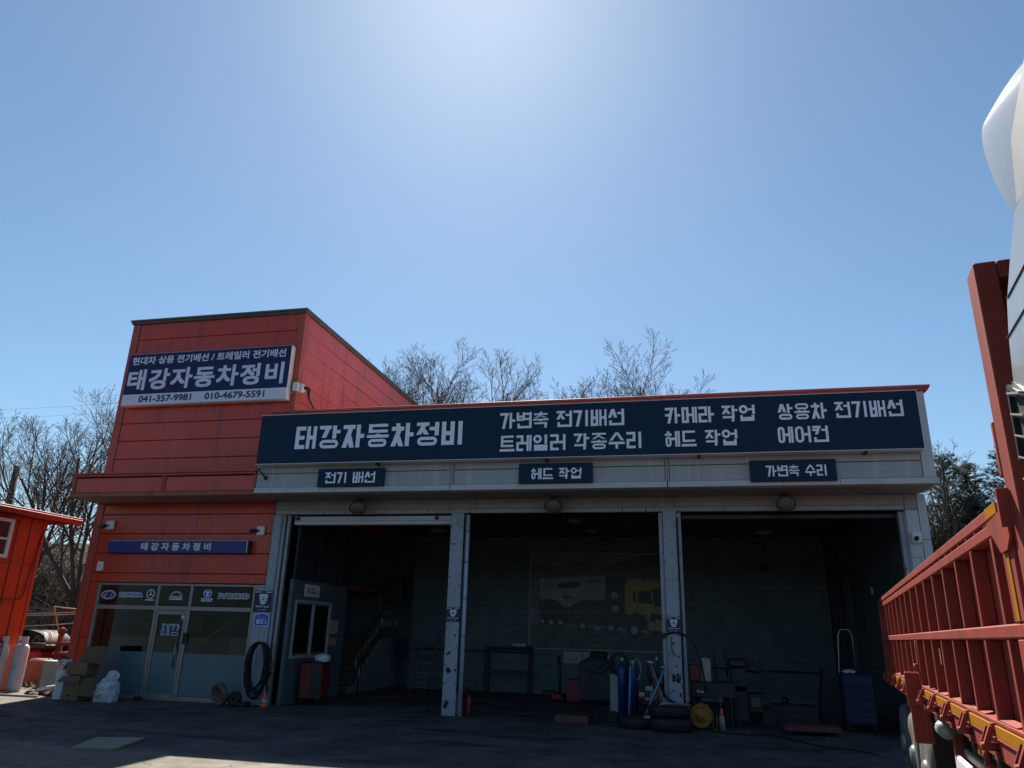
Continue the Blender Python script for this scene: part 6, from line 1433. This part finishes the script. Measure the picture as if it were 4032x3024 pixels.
# rear frame
p = MB(); p.box(X0, X0 + 0.08, 14.16, 14.26, 1.25, 2.52, 0.008); p.box(3.22, 3.30, 14.16, 14.26, 1.25, 2.52, 0.008); tp('rear_post', p, TRAIL)
p = MB(); p.box(0.905, 3.215, 14.17, 14.23, 1.40, 2.44); tp('tailgate', p, TRAIL)
# underframe
p = MB()
for x in (1.50, 2.46): p.box(x, x + 0.12, 4.3, 14.0, 0.86, 1.255, 0.01)
for k in range(10): p.box(0.90, 3.2, 4.8 + 0.95 * k, 4.86 + 0.95 * k, 1.14, 1.255)
tp('underframe', p, STEELD)
p = MB(); p.box(X0 + 0.10, X0 + 0.17, 7.95, 8.05, 0.55, 1.248, 0.006); p.bar((X0 + 0.13, 8.0, 0.62), (1.5, 8.0, 1.0), 0.05); p.bar((X0 + 0.13, 7.3, 0.92), (X0 + 0.13, 8.0, 0.80), 0.045, 0.03); tp('landing_bracket', p, TRAIL)
p = MB(); p.tube([(X0 + 0.05, 7.85, 1.15), (X0 + 0.05, 8.10, 1.15)], 0.07, 12); tp('air_tank', p, PLANKM)
p = MB(); p.box(X0 + 0.02, X0 + 0.07, 6.03, 6.14, 1.17, 1.248, 0.01); tp('side_marker', p, mat('amber_marker', (0.65, 0.20, 0.02), 0.3))
p = MB(); p.tube([(X0 + 0.02, 5.79, 1.17), (X0 + 0.02, 5.79, 1.246)], 0.025, 8); p.tube([(X0 + 0.0, 5.79, 1.165), (X0 + 0.06, 5.79, 1.165)], 0.02, 8); tp('rope_hook', p, TRAIL)
p = MB(); p.box(X0 + 0.05, X0 + 0.10, 6.9, 7.62, 0.80, 1.0, 0.02); tp('side_guard', p, SIGNW)
p = MB(); p.box(X0 + 0.12, X0 + 0.16, 5.0, 7.6, 0.98, 1.05, 0.01); p.box(X0 + 0.12, X0 + 0.16, 5.0, 7.6, 0.62, 0.69, 0.01)
for y in (5.3, 6.4, 7.4): p.box(X0 + 0.165, X0 + 0.20, y, y + 0.05, 0.6, 1.14)
tp('side_guard', p, ALU)
p = MB(); p.box(1.0, 1.45, 5.6, 7.2, 0.70, 1.12, 0.05); tp('tool_chest', p, mat('grey_green_box', (0.12, 0.14, 0.13), 0.6, var=0.3))
p = MB(); p.box(X0 + 0.06, X0 + 0.5, 9.32, 9.36, 0.35, 1.0, 0.01); tp('mudflap', p, BLACK)
for i, y in enumerate((10.02, 11.36, 12.70)):
    for x, s in ((0.86, 1), (3.26, -1)):
        p = MB(); p.lathe([(0.30, 0.0), (0.36, -0.012), (0.46, -0.01), (0.505, 0.02), (0.52, 0.06), (0.52, 0.22), (0.50, 0.26), (0.40, 0.27), (0.30, 0.25)], (0, 0, 0), 'x', 36, Matrix.Translation((x, y, 0.52)) @ Matrix.Scale(s, 4, (1, 0, 0))); wh = tp('wheel', p, RUBBERG)
        p = MB(); p.lathe([(0.30, 0.03), (0.29, 0.06), (0.24, 0.10), (0.15, 0.05), (0.13, -0.02), (0.09, -0.05), (0.0, -0.05)], (0, 0, 0), 'x', 28, Matrix.Translation((x, y, 0.52)) @ Matrix.Scale(s, 4, (1, 0, 0))); o_ = tp('rim', p, ALU, wh)
        p = MB()
        for k in range(10):
            a = 2 * PI * k / 10; p.lathe([(0.0, 0.0), (0.018, 0.0), (0.018, 0.05)], (0, 0, 0), 'x', 6, Matrix.Translation((x + s * 0.03, y + 0.19 * math.cos(a), 0.52 + 0.19 * math.sin(a))) @ Matrix.Scale(s, 4, (1, 0, 0)))
        tp('wheel_nut', p, STEELD, wh)
        if x > 2: continue
    p = MB(); p.tube([(1.0, y, 0.52), (3.1, y, 0.52)], 0.07, 10); tp('axle', p, STEELD)

# ------------------------------------------------------------------ white tractor cab ahead of the headboard
CB = thing('tractor_unit', 'white lorry cab with tall roof fairing at the right edge in front of the trailer', 'lorry', (0, 0, 0), None, TZ)
def cp(name, mb, m, parent=CB): return obj(name, mb, m, parent, None, local=True)
p = MB(); p.box(0.86, 3.28, 0.9, 2.9, 1.05, 3.30, 0.08); cp('cab_body', p, INDK)
for xs_, sg in ((0.80, 1), (3.32, -1)):
    prof = [(1.2, 1.0), (3.38, 1.0), (3.47, 2.55), (3.46, 2.62), (3.40, 2.90), (3.345, 3.05), (3.27, 3.17), (3.12, 3.28), (2.94, 3.395), (1.2, 3.395)]
    p = MB(); p.prism([(xs_, a, z) for a, z in prof], (sg * 0.045, 0, 0)); f_ = cp('side_fairing', p, CABW)
    p = MB(); p.box(xs_ - sg * 0.002 - 0.003, xs_ - sg * 0.002 + 0.003, 2.2, 3.36, 3.046, 3.0495); p.box(xs_ - sg * 0.002 - 0.003, xs_ - sg * 0.002 + 0.003, 2.2, 3.25, 3.176, 3.1795); cp('panel_gap', p, BLACK, f_)
    p = MB(); p.prism([(xs_ - sg * 0.004, a, z) for a, z in ((3.42, 2.88), (3.30, 2.80), (3.22, 2.4), (3.22, 2.0), (3.42, 2.0), (3.458, 2.55))], (sg * 0.003, 0, 0)); cp('louvre_panel', p, BLACK, f_)
    for k in range(9):
        z = 2.06 + 0.088 * k
        p = MB(); p.prism([(xs_ - sg * 0.006, 3.25, z), (xs_ - sg * 0.006, 3.42, z + 0.05), (xs_ - sg * 0.03, 3.42, z + 0.062), (xs_ - sg * 0.03, 3.25, z + 0.012)], (0, 0, 0.008)); cp('louvre', p, PLANKM, f_)
    p = MB(); p.bar((xs_ - sg * 0.012, 3.435, 2.86), (xs_ - sg * 0.012, 3.30, 2.79), 0.02, 0.02); p.bar((xs_ - sg * 0.012, 3.455, 2.56), (xs_ - sg * 0.012, 3.435, 2.86), 0.02, 0.02); cp('louvre_trim', p, STEELD, f_)
# roof fairing: rounded shell
sect = [(0.90, 3.42, 3.20), (0.868, 3.60, 3.27), (0.850, 3.80, 3.33), (0.848, 3.94, 3.355), (0.853, 4.02, 3.362), (0.866, 4.072, 3.362), (0.888, 4.105, 3.36), (0.938, 4.185, 3.355), (1.0, 4.272, 3.35), (1.067, 4.355, 3.345), (1.20, 4.46, 3.33), (1.40, 4.55, 3.30), (1.70, 4.62, 3.27), (2.07, 4.65, 3.25)]
full = sect + [(4.14 - x, z, a) for x, z, a in sect[-2::-1]]
st_ = [(0.0, 0.0, 1.0), (0.03, 0.0, 0.965), (0.06, 0.0, 0.925), (0.12, 0.0, 0.86), (0.25, 0.004, 0.68), (0.5, 0.015, 0.40), (0.75, 0.04, 0.18), (1.0, 0.10, 0.04)]
vs = []
for f_, ins, zf in st_:
    for x, z, a in full: vs.append((2.07 + (x - 2.07) * (1 - ins), a - (a - 0.9) * f_, 3.42 + (z - 3.42) * zf))
n = len(full); p = MB(); p.smooth = True
p.add(vs, [(i * n + j, i * n + j + 1, (i + 1) * n + j + 1, (i + 1) * n + j) for i in range(len(st_) - 1) for j in range(n - 1)])
# rear lip and inner shell
vs2 = []
for k, (dx, da) in enumerate(((0.0, 0.0), (0.03, 0.012), (0.06, -0.02), (0.09, -0.6))):
    for x, z, a in full: vs2.append((2.07 + (x - 2.07) * (1 - dx), a + da, 3.42 + (z - 3.42) * (1 - dx * 0.8)))
p.add(vs2, [(i * n + j + 1, i * n + j, (i + 1) * n + j, (i + 1) * n + j + 1) for i in range(3) for j in range(n - 1)])
rf_ = cp('roof_fairing', p, CABW)
ss = rf_.modifiers.new('subdivision', 'SUBSURF'); ss.levels = 2; ss.render_levels = 2
p = MB(); p.prism([(0.842, 3.05, 3.48), (0.842, 2.55, 3.45), (0.842, 2.35, 3.60), (0.842, 2.55, 3.86), (0.842, 2.95, 3.72)], (0.006, 0, 0)); cp('fairing_shading', p, mat('painted_shading_grey', (0.25, 0.25, 0.25), 0.5))  # flat grey patch painting the concave shading of the fairing
p = MB(); p.box(0.90, 3.24, 1.5, 3.15, 3.397, 3.42, 0.0); p.box(0.86, 0.95, 3.05, 3.22, 3.385, 3.435, 0.01); cp('fairing_bracket', p, BLACK)
p = MB(); p.box(1.5, 2.6, 1.0, 5.2, 0.75, 1.0, 0.02); cp('chassis', p, STEELD)
for y in (0.6, 3.9):
    for x, s in ((0.86, 1), (3.26, -1)):
        p = MB(); p.lathe([(0.30, 0.0), (0.36, -0.012), (0.46, -0.01), (0.52, 0.06), (0.52, 0.26), (0.30, 0.25)], (0, 0, 0), 'x', 28, Matrix.Translation((x, y, 0.52)) @ Matrix.Scale(s, 4, (1, 0, 0))); wh = cp('wheel', p, BLACK)
        p = MB(); p.lathe([(0.30, 0.03), (0.24, 0.10), (0.13, -0.02), (0.0, -0.03)], (0, 0, 0), 'x', 24, Matrix.Translation((x, y, 0.52)) @ Matrix.Scale(s, 4, (1, 0, 0))); cp('rim', p, ALU, wh)
# ------------------------------------------------------------------ trees and scrub
class Tubes:
    """quick thin tapered tubes"""
    def __init__(s): s.v = []; s.f = []
    def tube(s, pts, r0, r1, n):
        k = len(pts); b0 = len(s.v)
        d = (pts[-1] - pts[0]); a = d.orthogonal().normalized(); c = d.normalized().cross(a)
        cs = [(math.cos(2 * PI * j / n), math.sin(2 * PI * j / n)) for j in range(n)]
        for i, p in enumerate(pts):
            r = r0 + (r1 - r0) * i / (k - 1)
            for (x, y) in cs: s.v.append((p.x + (a.x * x + c.x * y) * r, p.y + (a.y * x + c.y * y) * r, p.z + (a.z * x + c.z * y) * r))
        for i in range(k - 1):
            for j in range(n):
                j2 = (j + 1) % n; s.f.append((b0 + i * n + j, b0 + i * n + j2, b0 + (i + 1) * n + j2, b0 + (i + 1) * n + j))
    def build(s, name, m, parent):
        mb = MB(); mb.v = s.v; mb.f = s.f; mb.m = [0] * len(s.f); mb.sm = [True] * len(s.f)
        return obj(name, mb, m, parent)
def rnd(a): return random.uniform(-a, a)
def limb(tb, p, d, L, r, level, spec):
    n = (6, 5, 4, 3, 3)[min(level, 4)]; segs = (6, 5, 4, 3, 2)[min(level, 4)]
    pts = [p.copy()]; dirs = []
    for i in range(segs):
        jt = (.10, .09, .06, .05, .04)[min(level, 4)]
        d = (d + Vector((rnd(jt), rnd(jt), rnd(jt * .7) + spec['up'][min(level, 4)]))).normalized()
        p = p + d * (L / segs); pts.append(p.copy()); dirs.append(d.copy())
    rend = max(r * (0.42 if level < 3 else 0.5), spec['rmin'])
    tb.tube(pts, r, rend, n)
    if level >= spec['levels']: return
    cnt = spec['kids'][level]
    for k in range(cnt):
        t = spec['from'][min(level, 3)] + (1 - spec['from'][min(level, 3)]) * (k + random.random()) / cnt
        i = min(int(t * segs), segs - 1); q = pts[i].lerp(pts[i + 1], t * segs - i)
        ax = dirs[i].orthogonal().normalized(); ax.rotate(Matrix.Rotation(k * 2.4 + rnd(.7), 3, dirs[i]))
        an = math.radians(random.uniform(*spec['ang']))
        nd = (dirs[i] * math.cos(an) + ax * math.sin(an)).normalized()
        LL = L * spec['ratio'][min(level, 3)] * random.uniform(.65, 1.1) * (1.15 - 0.5 * t)
        limb(tb, q, nd, LL, max((r + (rend - r) * t) * 0.62, spec['rmin']), level + 1, spec)
SPEC = dict(up=(0.02, 0.05, 0.055, 0.04, 0.03), rmin=0.0058, levels=4, kids=(7, 7, 6, 4), ang=(22, 42), ratio=(0.64, 0.56, 0.54, 0.52))
SPEC['from'] = (0.2, 0.22, 0.25, 0.25)
def bare_tree(label, x, y, top, seed, stems=3, spread=0.33, r=0.12, group='bare trees behind the buildings', lean=(0, 0), kids=None, cat='tree'):
    random.seed(seed); z = hill_z(x, y) - 0.15
    Hh = top - z
    t = thing('bare_tree', label, cat, (x, y, z), group)
    tk = Tubes(); cr = Tubes()
    fork = Vector((x + lean[0] * 0.25 * Hh, y + lean[1] * 0.25 * Hh, z + 0.24 * Hh))
    tk.tube([Vector((x, y, z)), Vector((x, y, z)).lerp(fork, 0.5) + Vector((rnd(.05), rnd(.05), 0)), fork], r * 1.25, r, 10)
    tk.build('trunk', BARK, t)
    sp = dict(SPEC)
    if kids: sp['kids'] = kids
    for k in range(stems):
        a = 2 * PI * k / stems + rnd(.5); s_ = spread * random.uniform(.6, 1.2)
        d = Vector((math.cos(a) * s_ + lean[0] * 0.6, math.sin(a) * s_ + lean[1] * 0.6, 1.0)).normalized()
        limb(cr, fork - d * 0.06, d, Hh * 0.60 * random.uniform(.85, 1.05), r * 0.62, 0, sp)
    cr.build('crown', TWIG, t)
    return t
bare_tree('tall bare tree leaning left, just left of the red tower', -26.2, 29.6, 11.4, 21, 5, 0.50, 0.19, lean=(-0.22, 0.0))
bare_tree('bare tree rising right behind the left edge of the red tower', -25.0, 30.6, 12.8, 22, 5, 0.40, 0.15, lean=(-0.03, 0.0))
bare_tree('smaller bare tree at the left picture edge above the orange shed', -31.0, 31.0, 11.4, 23, 5, 0.42, 0.13)
bare_tree('bare tree right behind the sloping side of the red tower', -15.2, 34.5, 14.4, 24, 4, 0.34, 0.11)
bare_tree('tall bare tree above the left end of the long navy sign', -13.2, 34.0, 14.9, 25, 4, 0.36, 0.13)
bare_tree('widest tall bare tree, reaching right over the garage roof', -10.4, 34.0, 15.5, 26, 5, 0.46, 0.15, lean=(0.05, 0))
bare_tree('low bare tree right of the widest one over the garage', -7.3, 34.8, 13.2, 27, 3, 0.42, 0.09, kids=(6, 6, 5, 4))
bare_tree('slim bare tree over the middle of the garage', -3.9, 34.2, 13.9, 28, 3, 0.26, 0.08, kids=(6, 6, 5, 4))
bare_tree('rounded bare tree right of the slim one over the garage', -1.8, 34.0, 14.4, 29, 5, 0.38, 0.11)
bare_tree('rightmost low bare tree peeping over the garage coping', 0.4, 34.4, 13.0, 30, 4, 0.44, 0.09, kids=(6, 6, 5, 4))
bare_tree('low thin bare tree in the gap over the garage middle', -5.6, 35.5, 12.5, 33, 3, 0.44, 0.07, kids=(6, 6, 5, 4))
bare_tree('small bare tree with knobbly twigs beside the right end of the garage', 10.6, 33.5, 9.5, 31, 4, 0.32, 0.07, kids=(5, 5, 4, 3))
def pine(label, x, y, top, seed, rad=1.5):
    random.seed(seed); z = hill_z(x, y) - 0.15; Hh = top - z
    t = thing('pine_tree', label, 'tree', (x, y, z), 'pines on the hillside')
    tb = Tubes(); tb.tube([Vector((x, y, z)), Vector((x + rnd(.2), y, z + Hh * .5)), Vector((x + rnd(.2), y, z + Hh * 0.96))], 0.14, 0.03, 8)
    mb = MB()
    for k in range(64):
        f_ = 0.25 + 0.75 * (k / 64) ** 0.8; zz = z + Hh * f_; R = rad * (1.15 - f_) ** 0.7 * random.uniform(.5, 1.1) + 0.12; a = k * 2.4 + rnd(.5)
        d = Vector((math.cos(a), math.sin(a), random.uniform(.15, .6))).normalized(); p0 = Vector((x, y, zz)); p1 = p0 + d * R
        tb.tube([p0, p0.lerp(p1, .5) + Vector((0, 0, .03)), p1], 0.03, 0.012, 4)
        for c in range(7):
            q = p0.lerp(p1, 0.35 + 0.65 * (c / 6)) + Vector((rnd(.13), rnd(.13), rnd(.08)))
            for j in range(16):
                v = Vector((rnd(1), rnd(1), random.uniform(-.2, 1))).normalized() * random.uniform(.10, .22); s_ = v.orthogonal().normalized() * 0.016
                mb.add([q - s_, q + s_, q + v], [(0, 1, 2)])
    tb.build('trunk', BARK, t); obj('crown', mb, NEEDLE, t)
pine('dark pine nearest the right end of the garage roof', 11.4, 35.5, 9.7, 51, 1.6)
pine('dark pine in the middle of the hillside gap', 12.6, 36.5, 9.5, 52, 1.5)
pine('dark pine against the red trailer post', 14.0, 36.0, 9.9, 53, 1.7)
pine('low dark pine under the others on the right hillside', 11.9, 34.6, 7.6, 54, 1.3)
def scrub(name, label, n, xr, yr, hr, seed, m=DRYT, droop=(0.05, 0.35)):
    random.seed(seed); tb = Tubes()
    for k in range(n):
        x, y = random.uniform(*xr), random.uniform(*yr); z = hill_z(x, y) - 0.1
        a = random.uniform(0, 6.28); L = random.uniform(*hr); p = Vector((x, y, z)); d = Vector((math.cos(a) * .45, math.sin(a) * .45, 1)).normalized()
        pts = [p.copy()]; dp = random.uniform(*droop)
        for i in range(5):
            d = (d + Vector((rnd(.25), rnd(.25), -dp + rnd(.1)))).normalized(); p = p + d * (L / 5); pts.append(p.copy())
        tb.tube(pts, 0.016, 0.005, 3)
        for j in range(3):
            q = pts[random.randint(2, 5)]; e = Vector((rnd(1), rnd(1), rnd(.7) + .2)).normalized() * random.uniform(.25, .7)
            tb.tube([q, q + e * .5 + Vector((0, 0, rnd(.06))), q + e], 0.008, 0.004, 3)
    o = tb.build(name, m, None)
    return kind(tag(o, label, 'scrub'), 'stuff')
scrub('thicket', 'tangled dry brown scrub on the hillside beside the right end of the garage', 5200, (6.5, 17), (30.5, 37), (1.6, 3.3), 61, droop=(0.0, 0.16))
scrub('brambles', 'tangled dry scrub between the orange shed and the red tower', 5200, (-46, -18), (28.5, 36), (1.6, 4.4), 62)
scrub('undergrowth', 'dry scrub on the hillside behind the garage roof', 900, (-18, 6), (31, 38), (1.2, 2.6), 63)
t = MB(); t.tube([(-36.3, 34.0, 4.0), (-36.4, 34.0, 10.0)], [0.22, 0.16], 10); tag(obj('dead_trunk', t, BARK), 'broken dead trunk standing on the hill at the left edge', 'tree trunk')
t = MB()
for z in (0, 0.9, 1.6):
    a, b = Vector((-60, 46, 16.0 + z)), Vector((-20, 44, 16.6 + z)); t.tube([a + (b - a) * (i / 12) + Vector((0, 0, -0.6 * math.sin(PI * i / 12))) for i in range(13)], 0.007, 5)
tag(obj('power_line', t, BLACK), 'thin power lines crossing the bare trees at the left', 'power line')
